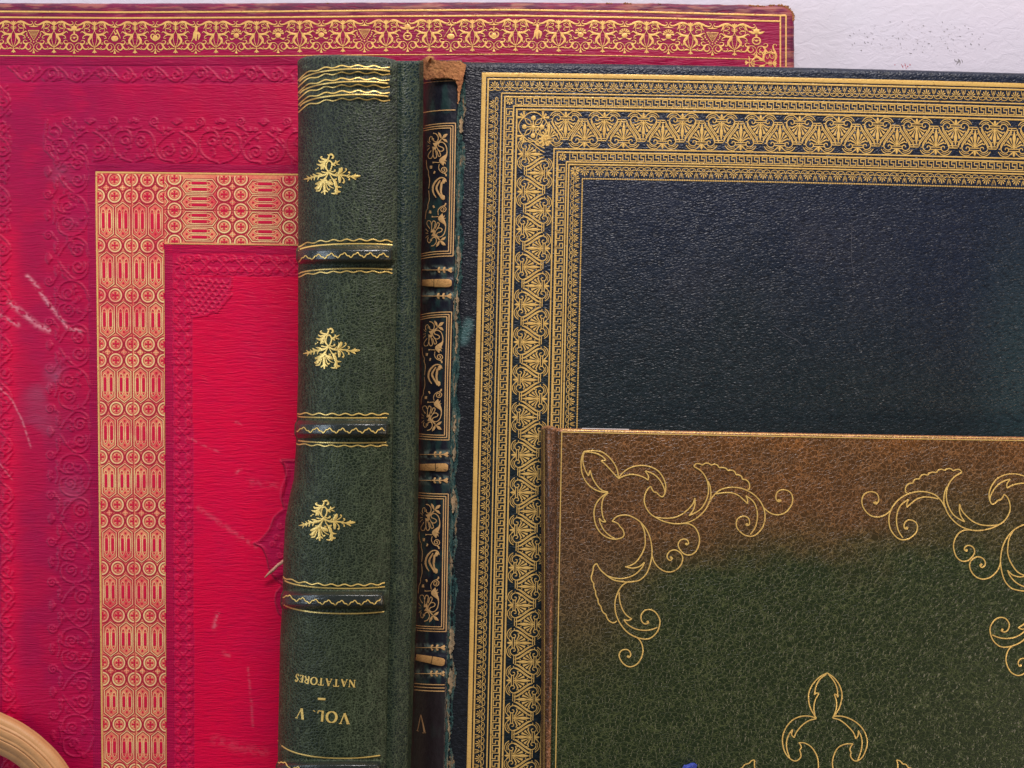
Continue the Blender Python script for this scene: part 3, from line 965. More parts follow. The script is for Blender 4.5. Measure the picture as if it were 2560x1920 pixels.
def gothic(tr, clip, groups, cols_c, cells_c):
    """tr: (along, across) -> (u, v). groups: circle rows; columns across"""
    def put(ink, pts, w, smooth=True, closed=False):
        q = np.asarray(pts, float)
        a, b = tr(q[:, 0], q[:, 1])
        ink.stroke(np.stack([a, b], 1), w, smooth, closed, step=2.5)
    for ink in (bright, press, press2): ink.clip = clip
    tt = np.linspace(0, 2 * math.pi, 25)
    allrows = [r for gset in groups for r in gset]
    for r in allrows:
        for c in cols_c:
            put(press2, np.stack([r + 19 * np.cos(tt), c + 19 * np.sin(tt)], 1), 3.8, False)
            put(bright, np.stack([r + 15.6 * np.cos(tt), c + 15.2 * np.sin(tt)], 1), 3.6, False)
            put(press2, np.stack([r + 12.8 * np.cos(tt), c + 12.8 * np.sin(tt)], 1), 1.2, False)
            for k in range(4):
                a = k * math.pi / 2
                put(press, [(r, c), (r + 3.5 * math.cos(a), c + 3.5 * math.sin(a)), (r + 8 * math.cos(a), c + 8 * math.sin(a))], [2.0, 3.2, 5.0])
                a += math.pi / 4
                put(bright, [(r + 6 * math.cos(a), c + 6 * math.sin(a)), (r + 9.5 * math.cos(a), c + 9.5 * math.sin(a))], 2.0)
    for g0, g1 in zip(groups[:-1], groups[1:]):
        a0 = g0[-1]; a1 = g1[0]; m = (a0 + a1) / 2; hl = (a1 - a0) / 2
        for c in cells_c:
            for off, ink, w in ((19.5, press2, 1.5), (17.3, bright, 2.1), (14.9, press2, 1.3)):
                q = [(m - hl + 13 + (20 - off), c), (m - hl + 27 + (20 - off) * 0.6, c - off), (m + hl - 27 - (20 - off) * 0.6, c - off),
                     (m + hl - 13 - (20 - off), c), (m + hl - 27 - (20 - off) * 0.6, c + off), (m - hl + 27 + (20 - off) * 0.6, c + off), (m - hl + 13 + (20 - off), c)]
                put(ink, q, w, False)
            for s_ in (-7.8, 7.8):
                L = hl - 43
                put(press, [(m - L, c + s_), (m - L + 2.5, c + s_), (m, c + s_), (m + L - 2.5, c + s_), (m + L, c + s_)], [3.5, 7.2, 7.2, 7.2, 3.5], True)
                for z in (-1, 1):
                    put(press, [(m + z * (L + 3.5), c + s_), (m + z * (L + 7.5), c + s_)], [3.5, 5], True)
                    put(bright, [(m + z * L * 0.9, c + s_ - 5), (m + z * (L + 4), c + s_ - 4.6), (m + z * (L + 11), c + s_)], 1.4)
                    put(bright, [(m + z * L * 0.9, c + s_ + 5), (m + z * (L + 4), c + s_ + 4.6), (m + z * (L + 11), c + s_)], 1.4)
                put(bright, [(m - L, c + s_ - 5.4), (m + L, c + s_ - 5.4)], 2.3, False); put(bright, [(m - L, c + s_ + 5.4), (m + L, c + s_ + 5.4)], 2.3, False)
            for z in (-1, 1):
                put(press, [(m + z * (hl - 33), c), (m + z * (hl - 28), c)], [3.5, 5.5]);
        # little crosses between double rows
    for gset in groups:
        if len(gset) == 2:
            m = sum(gset) / 2
            for c in cells_c:
                put(bright, [(m - 6, c), (m + 6, c)], 1.4); put(bright, [(m, c - 6), (m, c + 6)], 1.4)
                put(press2, [(m - 10, c), (m, c - 10), (m + 10, c), (m, c + 10), (m - 10, c)], 1.2, False)
    for ink in (bright, press, press2): ink.clip = None


GV = [(448, 489), (613,), (737.5,), (859, 900), (1021,), (1142,), (1261, 1302), (1420,), (1538,), (1656, 1697), (1810,), (1925, 1966)]
def fixv(gs):   # convert plan rows back to board rows
    return gs
gothic(lambda a, c: (c, a), (244.5, 434, 328, 1990), GV, (245, 286, 327), (265.5, 306.5))
gothic(lambda a, c: (c, a), (328.8, 434, 408.5, 1990), GV, (328, 368, 408.5), (348, 388))
GHx = [(314,), (436,), (560, 602), (723,), (845,)]
gothic(lambda a, c: (a, c), (411, 434, 850, 521), GHx, (443, 482, 521), (462.5, 501.5))
gothic(lambda a, c: (a, c), (411, 522, 850, 605.5), GHx, (524, 562.5, 601), (543, 582))
press2.stroke([(328.4, 433), (328.4, 1990)], 1.4, False); press2.stroke([(410, 521.5), (850, 521.5)], 1.4, False); press2.stroke([(410, 433), (410, 606)], 1.2, False)
press2.build('band_pressed_lines', M_PRESS2, band, h_red, red_warp, eps=0.00022)
press.build('band_red_openings', M_PRESS, band, h_red, red_warp, eps=0.00028)
bright.build('band_bright_lines', M_LINE, band, h_red, red_warp, eps=0.00034)

# --- frayed leather at the rubbed corner and along the top edge
fr = []
ff = []


def fray(x, y, h, ang, L, w, n):
    base = len(fr)
    p = P(x, y, h)
    d = np.array([math.cos(ang), random.uniform(-.4, .4), math.sin(ang)]) * L * S
    s_ = np.array([-math.sin(ang), 0.2, math.cos(ang)]) * w * S
    fr.extend([p - s_, p + s_, p + d * 0.6 + s_ * 0.5 + np.array([0, -0.0004, 0]), p + d, p + np.array([0, 0.0006, 0])])
    ff.extend([(base, base + 1, base + 2, base + 3), (base, base + 3, base + 4), (base + 1, base + 4, base + 2), (base + 2, base + 4, base + 3)])


def fray_done():
    o = mesh_obj('frayed_edge', np.array(fr), list(ff), M_TAN, red_cover, attr=np.array(fr) / S, smooth=False)
    fr.clear(); ff.clear()
    return o


for i in range(70):
    a = math.radians(-8 + 105 * i / 70.0 + random.uniform(-2, 2)); x = 1950 + 31 * math.cos(a); y = 47 - 31 * math.sin(a)
    fray(x, y, HR - 0.001, a + random.uniform(-.5, .5), random.uniform(2, 7), random.uniform(2.5, 5), 0)
fray_done()
for xc, n_, L in ((1570, 9, 6), (1460, 3, 3), (1525, 6, 4), (1885, 10, 6), (1930, 6, 5), (1905, 8, 4), (820, 3, 2), (1650, 3, 2)):
    for i in range(n_):
        x = xc + (i - n_ / 2) * 2.2 + random.uniform(-1, 1); fray(x, float(red_top(np.array([x]))[0]) + 2.0, HR - 0.0012, math.radians(random.uniform(30, 150)), random.uniform(0.4, 1) * L, random.uniform(2, 4.0), 0)
    fray_done()

# ================================================================ NAVY BOOK
HN = 0.058
navy = thing('leather_book', (float(P(1900, 2150, 0)[0]), -0.04, float(P(0, 2150, 0)[2])),
             'navy black leather book with wide gilt palmette border and narrow worn gilt spine', 'book')


def navy_warp(u, v):
    return 1205 + u - 0.0221 * v, 181 + v + 0.01124 * u + 6.57e-6 * u * np.abs(u)


def navy_uv(x, y):
    u = x - 1205 + 0.022 * (y - 181)
    for _ in range(3):
        v = y - 181 - 0.01124 * u - 6.57e-6 * u * np.abs(u); u = x - 1205 + 0.0221 * v
    return u, v


def navy_base(x, y):
    u, v = navy_uv(x, y)
    h = HN + 0.0012 * (vnoise(x, y, 500, 500, 41, 2) - 0.5)
    h = h - S * edge_roll(v + 25, 13)
    h = h - 0.0022 * np.exp(-((u + 56) / 10.0) ** 2)
    return h


NU = np.concatenate([np.arange(-64, -20, 2.5), np.arange(-20, 1420, 8), np.linspace(1424, 1700, 12)])
NV = np.concatenate([np.linspace(-25, -11, 12), np.arange(-8, 1780, 8), np.linspace(1784, 1980, 6)])
U, Vv = np.meshgrid(NU, NV)
X, Y = navy_warp(U, Vv)
Y = Y + np.where(Vv < -20, (vnoise(X, X * 0, 20, 10, 77) - 0.5) * 1.5, 0)
H = navy_base(X, Y)
na = vnoise(X, Y, 400, 300, 51, 3); nb_ = vnoise(X, Y, 120, 160, 53, 3)
C = lerp(np.array([0.010, 0.016, 0.036]) * np.ones_like(H)[..., None], np.array([0.008, 0.017, 0.021]), sstep(500, 1050, Y + 300 * (na - .5)))  # bluish sheen of the upper cover is put into the base colour
C = lerp(C, np.array([0.024, 0.027, 0.042]), 0.6 * np.exp(-(((X - 1900) / 330) ** 2 + ((Y - 640) / 170) ** 2)) * sstep(0.35, 0.6, nb_))
C = lerp(C, np.array([0.020, 0.045, 0.052]), 0.7 * sstep(2380, 2560, X) * sstep(400, 900, Y))
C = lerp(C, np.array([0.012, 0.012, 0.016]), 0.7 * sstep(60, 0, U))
tealspot = np.exp(-(seg_dist(X, Y, [(1172, 808), (1158, 850)]) / 13) ** 4)
C = lerp(C, np.array([0.08, 0.17, 0.17]), 0.85 * tealspot)
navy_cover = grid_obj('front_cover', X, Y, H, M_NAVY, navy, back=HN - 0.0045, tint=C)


def h_navy(x, y): return navy_base(x, y)


M_SCR = mat_plain('pale_scratch', (0.10, 0.10, 0.12), 0.6)
for pts in ([(2200, 770), (2203, 775)], [(2458, 585), (2461, 590)], [(1935, 815), (1965, 838), (1990, 850), (2010, 868)], [(2130, 560), (2128, 640), (2135, 690)]):
    scr = Ink(); scr.stroke(pts, [0.8] * len(pts))
    scr.build('scratch', M_SCR, navy_cover, h_navy, None, eps=0.0005)

# ---- motifs of the gilt border
K2 = 1 / 6.9125
heart = Ink()
def symh(m, pts, w, smooth=True, st=2.2):
    m.stroke(pts, w, smooth, k=K2, step=st); m.stroke([(-x, y) for x, y in pts], w, smooth, k=K2, step=st)


symh(heart, [(-42, 500), (-75, 430), (-145, 335), (-200, 255), (-228, 190), (-215, 120), (-170, 82), (-122, 85), (-92, 125), (-108, 168), (-145, 165), (-150, 135)], 15)
symh(heart, [(-112, 500), (-150, 420), (-225, 320), (-275, 245), (-292, 200)], 16)
symh(heart, [(-175, 215), (-120, 225), (-70, 205), (-30, 170)], 16)
symh(heart, [(-270, 95), (-225, 40), (-160, 15), (-100, 25), (-55, 65)], 14)
symh(heart, [(-235, 95), (-200, 65), (-150, 50), (-100, 62)], 10)
heart.stroke([(-92, 112), (92, 112)], 15, k=K2); heart.stroke([(-92, 152), (92, 152)], 15, k=K2)
heart.stroke([(0, 18), (0, 60), (0, 108)], [8, 44, 12], k=K2)
symh(heart, [(-12, 100), (-42, 75), (-48, 50)], [10, 24, 8])
heart.stroke([(0, 160), (0, 260), (0, 350), (0, 470)], [22, 30, 56, 6], k=K2)
symh(heart, [(-8, 180), (-40, 260), (-72, 345)], [8, 14, 46])
symh(heart, [(-14, 180), (-70, 240), (-118, 290)], [8, 14, 44])
symh(heart, [(-20, 178), (-90, 205), (-138, 240)], [8, 10, 26])
for dx, dy in ((-42, 400), (42, 400), (-110, 345), (110, 345), (-170, 245), (170, 245)): heart.disc(dx, dy, 12, k=K2, n=6)
# link between neighbouring hearts
heart.stroke([(235, 145), (375, 145)], 15, k=K2); heart.stroke([(235, 182), (375, 182)], 15, k=K2)
heart.stroke([(-235, 145), (-262, 145)], 15, k=K2)

palm = Ink()
K3 = 1 / 9.217
for i in range(-3, 4):
    a = math.radians(-90 + i * 30)
    L = 165 - 10 * abs(i)
    palm.stroke([(30 * math.cos(a), 155 + 30 * math.sin(a)), (0.6 * L * math.cos(a), 155 + 0.7 * L * math.sin(a)), (0.74 * L * math.cos(a), 155 + L * 0.88 * math.sin(a))], [6, 24, 20], k=K3, step=6)
palm.ring(0, 180, 24, 15, k=K3, n=9)
for s_ in (-1, 1):
    palm.stroke([(s_ * 20, 215), (s_ * 80, 228), (s_ * 140, 210), (s_ * 150, 175), (s_ * 118, 160), (s_ * 100, 188)], 13, k=K3, step=2)
    palm.stroke([(171 + s_ * 42, -2), (171 + s_ * 34, 60), (171 + s_ * 18, 105), (171, 116)], 12, k=K3, step=3)
palm.stroke([(171, 20), (171, 90)], [8, 26], k=K3); palm.disc(171, 155, 17, k=K3, n=6)

key = Ink()
for a, b in zip([(0, 0), (0, 142), (132, 142), (132, 72), (66, 72), (66, 0)], [(0, 142), (132, 142), (132, 72), (66, 72), (66, 0), (175, 0)]):
    a = np.array(a, float); b = np.array(b, float); d = (b - a) / np.hypot(*(b - a)) * 8
    key.stroke([a - d, b + d], 18, False, k=K3, step=99)

SX = 0.978     # the side bands are a little narrower
lines = Ink()
for c, w in ((5.4, 10.8), (16.4, 4.0), (51.4, 3.0), (60, 3.6), (83, 3.2), (91.3, 4.0), (188.5, 3.2), (197, 3.6), (220.8, 3.0), (227.3, 3.4)):
    lines.stroke([((c - w / 2) * SX, c), (1420, c)], w, False)
    lines.stroke([(c * SX, c - w / 2), (c * SX, 1900)], w * SX, False)
lines.build('gilt_fillet', GOLD_DARK, navy_cover, h_navy, navy_warp, eps=0.00025)

pb = Ink()
u = 70.0 - 37.2
while u < 1400: pb.stamp(palm, t=(u, 20.0)); u += 37.2
v = 78.5
while v < 1860: pb.stamp(palm, ((0, 0.92), (1.0, 0)), (19.2, v)); v += 37.2
pb.build('outer_palmette_border', GOLD_DARK, navy_cover, h_navy, navy_warp)
kb = Ink()
u = 86.0
while u < 1400: kb.stamp(key, t=(u, 63.7)); u += 18.95
v = 90.0
while v < 1860: kb.stamp(key, ((0, -1), (1, 0)), (78.5, v)); v += 18.95
for a in range(8):
    t_ = a * math.pi / 4; kb.stroke([(71 + 2.5 * math.cos(t_), 71 + 2.5 * math.sin(t_)), (71 + 9 * math.cos(t_), 71 + 9 * math.sin(t_))], [1.5, 4])
kb.build('outer_key_border', GOLD_DARK, navy_cover, h_navy, navy_warp)
kb = Ink()
u = 224.0
while u < 1400: kb.stamp(key, t=(u, 201.0)); u += 18.95
v = 228.0
while v < 1860: kb.stamp(key, ((0, -1), (1, 0)), (211.0, v)); v += 18.95
for a in range(8):
    t_ = a * math.pi / 4; kb.stroke([(206 + 2.5 * math.cos(t_), 209 + 2.5 * math.sin(t_)), (206 + 9 * math.cos(t_), 209 + 9 * math.sin(t_))], [1.5, 4])
kb.build('inner_key_border', GOLD_DARK, navy_cover, h_navy, navy_warp)
pb = Ink()
u = 262.0
while u < 1400: pb.stamp(palm, ((1, 0), (0, -1)), (u, 257.0)); u += 37.2
v = 262.0
while v < 1860: pb.stamp(palm, ((0, -0.92), (1, 0)), (251.0, v)); v += 37.2
for a in range(8):
    t_ = a * math.pi / 4; pb.stroke([(238 + 2.5 * math.cos(t_), 243 + 2.5 * math.sin(t_)), (238 + 11 * math.cos(t_), 243 + 11 * math.sin(t_))], [1.5, 5])
pb.build('inner_palmette_border', GOLD_DARK, navy_cover, h_navy, navy_warp)
bd = Ink()
u = 258.0
while u < 1400: bd.disc(u, 262.3, 1.9, n=6); u += 4.3
v = 264.0
while v < 1860: bd.disc(256.8, v, 1.9, n=6); v += 4.3
bd.build('gilt_bead_row', GOLD_DARK, navy_cover, h_navy, navy_warp)
hb = Ink()
hb.stamp(heart, ((0.9, 0), (0, -0.9)), (170.0, 184.0))
k_ = 0; u = 212.0 - 0
while u < 1420:
    if k_ % 2 == 0: hb.stamp(heart, t=(u, 92.5))
    else: hb.stamp(heart, ((1, 0), (0, -1)), (u, 187.5))
    k_ += 1; u += 47.9 if k_ < 2 else 48.8
k_ = 0; v = 203.0
hk = 0.955
while v < 1890:
    if k_ % 2 == 0: hb.stamp(heart, ((0, hk), (hk, 0)), (91.5, v))
    else: hb.stamp(heart, ((0, -hk), (hk, 0)), (183.0, v))
    k_ += 1; v += 47.0
# corner rosette
cx, cy = 131.0, 134.5
tt = np.linspace(0, 2 * math.pi, 49)
rr = 33 + 3.6 * np.abs(np.cos(2 * tt)) 
hb.stroke(np.stack([cx + rr * np.cos(tt), cy + rr * np.sin(tt)], 1), 2.4, False, step=99)
hb.disc(cx, cy, 5)
for k_ in range(4):
    a = k_ * math.pi / 2
    hb.stroke([(cx + 5 * math.cos(a), cy + 5 * math.sin(a)), (cx + 16 * math.cos(a), cy + 16 * math.sin(a))], [4, 1.6]); hb.disc(cx + 22 * math.cos(a), cy + 22 * math.sin(a), 6)
    a += math.pi / 4
    for s_ in (-1, 1):
        hb.stroke([(cx + 6 * math.cos(a), cy + 6 * math.sin(a)), (cx + 18 * math.cos(a + s_ * .28), cy + 18 * math.sin(a + s_ * .28)), (cx + 31 * math.cos(a), cy + 31 * math.sin(a))], 2)
    for s_ in (-.35, 0, .35):
        hb.stroke([(cx + 33 * math.cos(a), cy + 33 * math.sin(a)), (cx + 46 * math.cos(a + s_ * .7), cy + 46 * math.sin(a + s_ * .7))], [2, 6])
for a in range(8):
    t_ = a * math.pi / 4 + .3; hb.stroke([(160 + 4 * math.cos(t_), 168 + 4 * math.sin(t_)), (160 + 15 * math.cos(t_), 168 + 15 * math.sin(t_))], [2.5, 6])
hb.build('heart_scroll_border', GOLD_DARK, navy_cover, h_navy, navy_warp)

box_warp('text_block', -45, 1660, -5, 1940, 0.030, HN - 0.0046, M_PAPER, navy, navy_warp)
box_warp('back_cover', -60, 1680, -14, 1960, 0.0235, 0.0298, M_NAVY, navy, navy_warp)

# ---- spine of the navy book
def sp_left(y): return np.interp(y, [140, 200, 300, 500, 620, 900, 1200, 1500, 1700, 1920, 2150], [1044, 1050, 1054, 1051, 1047, 1044, 1040, 1036, 1029, 1022, 1014])
def sp_right(y): return np.interp(y, [140, 320, 500, 640, 800, 960, 1250, 1560, 1920, 2150], [1150, 1147, 1144, 1141, 1137, 1133, 1129, 1124, 1116, 1110])


BANDS_N = [(707, 12), (1168, 11), (1651, 13)]


def spine_h_t(t, y):
    """t 0 (left, deep) .. 1 (right, at the joint)"""
    hh = HN - 0.028 + 0.0300 * np.sqrt(np.maximum(1 - (1 - np.clip(t / 0.86, 0, 1)) ** 2, 0)) - 0.0035 * sstep(0.88, 1.0, t)
    for yc, hw in BANDS_N:
        hh = hh + 0.0009 * np.exp(-((y - yc) / hw) ** 4) + 0.0004 * (np.exp(-((y - yc + 33) / 5) ** 2) + np.exp(-((y - yc - 33) / 5) ** 2))
    return hh


def h_nspine(x, y):
    t = (x - sp_left(y)) / (sp_right(y) + 5 - sp_left(y))
    return spine_h_t(t, y)


tcol = np.concatenate([1 - np.cos(np.linspace(0, math.pi / 2, 26))[:-1] ** 1.0, [1.0]]) if False else np.linspace(0, 1, 44) ** 1.7
rowsY = np.concatenate([np.linspace(151, 1930, 700), np.linspace(1935, 2150, 8)])
Tn, Yn = np.meshgrid(tcol, rowsY)
Xn = sp_left(Yn) + Tn * (sp_right(Yn) + 5 - sp_left(Yn))
Xn = Xn + (1 - Tn) * 1.6 * (vnoise(Yn, Tn * 0, 9, 9, 61) - .5)
Hn = spine_h_t(Tn, Yn) - S * edge_roll(Yn - 151, 10)
Hn = Hn + 0.0005 * (vnoise(Xn, Yn, 10, 26, 63, 3) - .5)
q1 = vnoise(Xn, Yn, 14, 40, 64, 4); q2 = vnoise(Xn, Yn, 6, 9, 65, 3)
C = lerp(np.array([0.010, 0.011, 0.020]) * np.ones_like(Hn)[..., None], np.array([0.020, 0.052, 0.050]), 0.8 * sstep(0.5, 0.72, q1))
wearb = np.zeros_like(Hn)
for yc, hw in BANDS_N:
    for o_ in (-32, 32): wearb = np.maximum(wearb, np.exp(-((Yn - yc - o_) / 11) ** 4))
C = lerp(C, np.array([0.15, 0.20, 0.17]), 0.85 * wearb * sstep(0.42, 0.62, q2))
C = lerp(C, np.array([0.11, 0.08, 0.05]), 0.5 * sstep(0.2, 0.0, Tn) * sstep(0.5, 0.7, q2))
C = lerp(C, np.array([0.022, 0.014, 0.014]), 0.8 * sstep(1705, 1712, Yn))
tM = NT('polished_navy_spine'); vn = tM.plan()
nn_ = tM.noise(tM.scl(vn, (0.10, 0.05, 0.1)), 1, 4, 0.65)
M_NSP = tM.out(tM.tint(), tM.math('MULTIPLY_ADD', nn_, 0.35, 0.22), 0.5, 0, tM.bump(nn_, 0.6, 0.0008))
navy_spine = grid_obj('spine', Xn, Yn, Hn, M_NSP, navy, back=0.0235, tint=C)

# gilt panels on the spine
def nx(x, y):   # shift traced x (measured in the first panel) to follow the spine edge
    return x + (sp_right(y) - sp_right(474.0))


panel_marks = Ink()
Z4 = dict(o=(0, 0), k=1 / 13.825)


def tz(pts, org): return [(org[0] + x / 13.825, org[1] + y / 13.825) for x, y in pts]


A4 = (1040, 280); A5 = (1040, 400)
half_panel = [
    (A4, [(560, 730), (660, 760), (730, 850), (740, 940), (700, 1020), (630, 1025), (580, 980), (570, 900)], 30),
    (A4, [(530, 980), (530, 880), (500, 840), (450, 880), (435, 950), (460, 1040)], 24),
    (A4, [(850, 940), (780, 1020), (690, 1090), (600, 1150)], [35, 50, 90, 170]),
    (A4, [(740, 700), (790, 790), (850, 920)], [10, 85, 20]), (A4, [(1060, 760), (970, 820), (870, 920)], [14, 105, 20]), (A4, [(1060, 1050), (980, 980), (880, 930)], [10, 85, 20]),
    (A4, [(1050, 1400), (1040, 1280), (1000, 1150), (930, 1070), (850, 1040), (780, 1060), (740, 1120), (770, 1180), (850, 1210), (910, 1240), (930, 1300), (880, 1350), (800, 1350), (740, 1300), (690, 1210), (690, 1130)], 30),
    (A4, [(610, 1200), (610, 1300)], [150, 110]),
    (A4, [(570, 1300), (570, 1480), (620, 1600), (690, 1560), (680, 1450), (640, 1300)], 28), (A4, [(690, 1330), (760, 1530), (830, 1500), (800, 1400), (730, 1290)], 28),
    (A4, [(500, 1330), (400, 1500), (430, 1600), (520, 1590), (560, 1480)], 24), (A4, [(450, 1170), (360, 1180)], 18), (A4, [(450, 1230), (360, 1330)], 18), (A4, [(460, 1100), (370, 1010)], 18),
    (A4, [(1050, 1380), (1030, 1480), (960, 1580), (880, 1680), (900, 1760), (930, 1860)], [30, 60, 140, 190, 120, 8]),
    (A5, [(960, 0), (1045, 40)], [60, 8]), (A5, [(960, 60), (1010, 150)], [60, 8]), (A5, [(560, 90), (640, 80), (790, 90)], [60, 20, 26]),
    (A5, [(790, 140), (770, 260), (800, 350), (880, 430), (970, 460), (1030, 510), (1030, 560)], [20, 24, 26, 28, 30, 50, 40]),
    (A5, [(970, 450), (1050, 380), (1030, 290), (960, 250), (890, 280), (870, 340), (910, 400), (980, 370), (970, 310), (930, 310)], 27),
    (A5, [(505, 200), (505, 300)], [90, 70]), (A5, [(600, 420), (650, 440)], [100, 90]),
    (A5, [(340, 0), (350, 150), (370, 280), (420, 380), (420, 500), (460, 640), (460, 800), (440, 990)], 22)]
crescent = [([(1040, 760), (1020, 680), (960, 630), (880, 610), (780, 640), (660, 760), (590, 900), (580, 1050), (620, 1180), (700, 1300)], [30, 36, 42, 40, 46, 60, 62, 60, 46, 30]),
            ([(830, 700), (720, 900), (710, 1000), (770, 1130), (850, 1250), (900, 1340)], [40, 62, 66, 60, 60, 60]),
            ([(880, 760), (870, 900), (860, 1050), (880, 1180), (930, 1260)], [60, 74, 66, 60, 60]),
            ([(900, 720), (950, 740), (1000, 760)], [120, 170, 90]), ([(900, 1290), (950, 1300), (1000, 1300)], [120, 180, 100])]
PANELS = [(308.0, 640.0), (780.0, 1100.0), (1235.0, 1579.0)]
for (p0, p1) in PANELS:
    mid = (p0 + p1) / 2; sc = (p1 - p0) / 332.0
    def place(pts, flip):
        out = []
        for x, y in pts:
            yy = mid + (y - 474.0) * sc * (-1 if flip else 1)
            out.append((float(nx(x, yy)), yy))
        return out
    for flip in (False, True):
        for org, pts, w in half_panel:
            panel_marks.stroke(place(tz(pts, org), flip), np.asarray(w, float) / 13.825, step=2.0)
    for pts, w in crescent:
        panel_marks.stroke(place(tz(pts, A5), False), np.asarray(w, float) / 13.825, step=2.5)
    for k_, (dx, dy) in enumerate([(0, 0), (-6, 6.3), (-11.5, 12)]):     # triple frame
        xr = lambda y: float(sp_right(y)) - 8.5 + dx
        for yy in (p0 + dy, p1 - dy):
            pts = []
            for j in range(9):
                f = j / 8.0; x = float(sp_left(yy)) + 2 + f * (xr(yy) - float(sp_left(yy)) - 2)
                droop = 8 * (1 - f) ** 2.4 * (1 if yy < 960 else -0.5)
                pts.append((x, yy + droop))
            panel_marks.stroke(pts, 2.2)
        panel_marks.stroke([(xr(y), y) for y in np.linspace(p0 + dy, p1 - dy, 20)], 2.4)
for y, f0, w in ((275, 0.03, 2.2), (190, 0.35, 1.6), (196, 0.3, 1.6), (202, 0.05, 1.5), (1712, 0.05, 2.2), (1720, 0.05, 2.2), (1728, 0.05, 2.4)):
    a = float(sp_left(y)); b = float(sp_right(y)) - 9
    panel_marks.stroke([(a + 3 + (b - a - 3) * f, y + 7 * (1 - f) ** 2.4 * (1 if y < 900 else -0.6)) for f in np.linspace(f0, 1, 8)], w)
for yc, hw in BANDS_N:
    for o_ in (-32, 33):
        y = yc + o_; xr_ = float(sp_right(y)) - 9
        panel_marks.stroke([(float(sp_left(y)) + 8, y), (xr_ - 38, y)], 1.6)
        for dx in (-34, -21):
            for dy in (-6, 6): panel_marks.stroke([(xr_ + dx - 2, y), (xr_ + dx, y + dy * .8), (xr_ + dx + 3, y + dy)], [2, 4.5, 4])
        panel_marks.stroke([(xr_ - 40, y), (xr_ - 12, y)], 2.6)
        panel_marks.poly([(xr_ - 15, y), (xr_ - 3, y - 7), (xr_, y - 3), (xr_ - 3, y), (xr_, y + 3), (xr_ - 3, y + 7)])
panel_marks.build('gilt_panels', GOLD_OLD if False else gold_mat('spine_gilding', (1.0, 0.62, 0.26), (0.40, 0.18, 0.07), 0.4, 0.2, 0.36), navy_spine, h_nspine, None, eps=0.00022)
M_OLDBAND = gold_mat('old_gold_band', (0.85, 0.48, 0.17), (0.34, 0.15, 0.06), 0.7, 0.25, 0.38, loss=(0.05, 0.05, 0.04))
for yc, hw in BANDS_N:
    xl = float(sp_left(yc)) + 9; xr_ = float(sp_right(yc)) - 10
    tilt = 8 if yc > 1500 else 0
    xm = xl + (xr_ - xl) * (0.40 if yc < 1000 else 0.55)
    ya = lambda x: yc - tilt + tilt * 1.6 * (x - xl) / (xr_ - xl)
    for k_, (xa, xb, ws) in enumerate([(xl, xm - 0.8, [15, 17, 18, 18.5]), (xm + 0.8, xr_, [19.5, 20, 19, 10])]):
        g = Ink()
        g.stroke([(xa + (xb - xa) * f_, ya(xa + (xb - xa) * f_) + 0.6 * k_) for f_ in (0, .35, .85, 1)], ws)
        g.build('gilt_band', M_OLDBAND, navy_spine, h_nspine, None, eps=0.00035)
g = Ink()
g.stroke([(1052.5, 1787), (1061.5, 1830)], [2, 4.6]); g.stroke([(1052, 1787), (1044, 1826)], [2, 2]); g.stroke([(1056, 1832), (1065, 1832)], 1.6); g.stroke([(1041, 1826), (1047, 1828)], 1.6)
g.build('lettering', gold_mat('dull_gold_letter', (0.62, 0.36, 0.17), (0.3, 0.14, 0.06), 0.4, 0.3, 0.5), navy_spine, h_nspine, None, eps=0.0003)


def masked(name, poly, step, hfn, mat, parent, rough=0.0003, eps=0.0003, seed=0, jag=2.0, puff=0.0, label=None):
    poly = np.array(poly, float)
    x0, y0 = poly.min(0) - 3; x1, y1 = poly.max(0) + 3
    xs = np.arange(x0, x1, step); ys = np.arange(y0, y1, step)
    X, Y = np.meshgrid(xs, ys)
    jx = X + jag * 2 * (vnoise(X, Y, 7, 7, seed + 5) - .5); jy = Y + jag * 2 * (vnoise(X, Y, 7, 7, seed + 9) - .5)
    ins = np.zeros(X.shape, bool); n = len(poly)
    for i in range(n):
        ax, ay = poly[i]; bx, by = poly[(i + 1) % n]
        c = ((ay > jy) != (by > jy)) & (jx < (bx - ax) * (jy - ay) / (by - ay + 1e-12) + ax)
        ins ^= c
    d = seg_dist(X, Y, [tuple(p) for p in poly] + [tuple(poly[0])])
    H = hfn(X, Y) + eps + rough * (vnoise(X, Y, 5, 5, seed, 3) - .3) + puff * sstep(0, 8, d)
    V = P(X, Y, H).reshape(-1, 3)
    idx = np.arange(X.size).reshape(X.shape)
    m = ins[:-1, :-1] & ins[1:, :-1] & ins[1:, 1:] & ins[:-1, 1:]
    F = np.stack([idx[:-1, :-1], idx[1:, :-1], idx[1:, 1:], idx[:-1, 1:]], -1)[m]
    used = np.unique(F); remap = -np.ones(X.size, int); remap[used] = np.arange(len(used))
    A = np.stack([X, Y, H / S], -1).reshape(-1, 3)[used]
    return mesh_obj(name, V[used], remap[F], mat, parent, attr=A, label=label)


def h_joint(x, y):
    a = h_nspine(np.minimum(x, sp_right(y) + 4), y); b = navy_base(np.maximum(x, 1141 - 0.0221 * (y - 181)), y)
    k = sstep(-3, 14, x - sp_right(y))
    return np.maximum(a * (1 - k) + b * k, np.maximum(a - 0.004, b - 0.004))


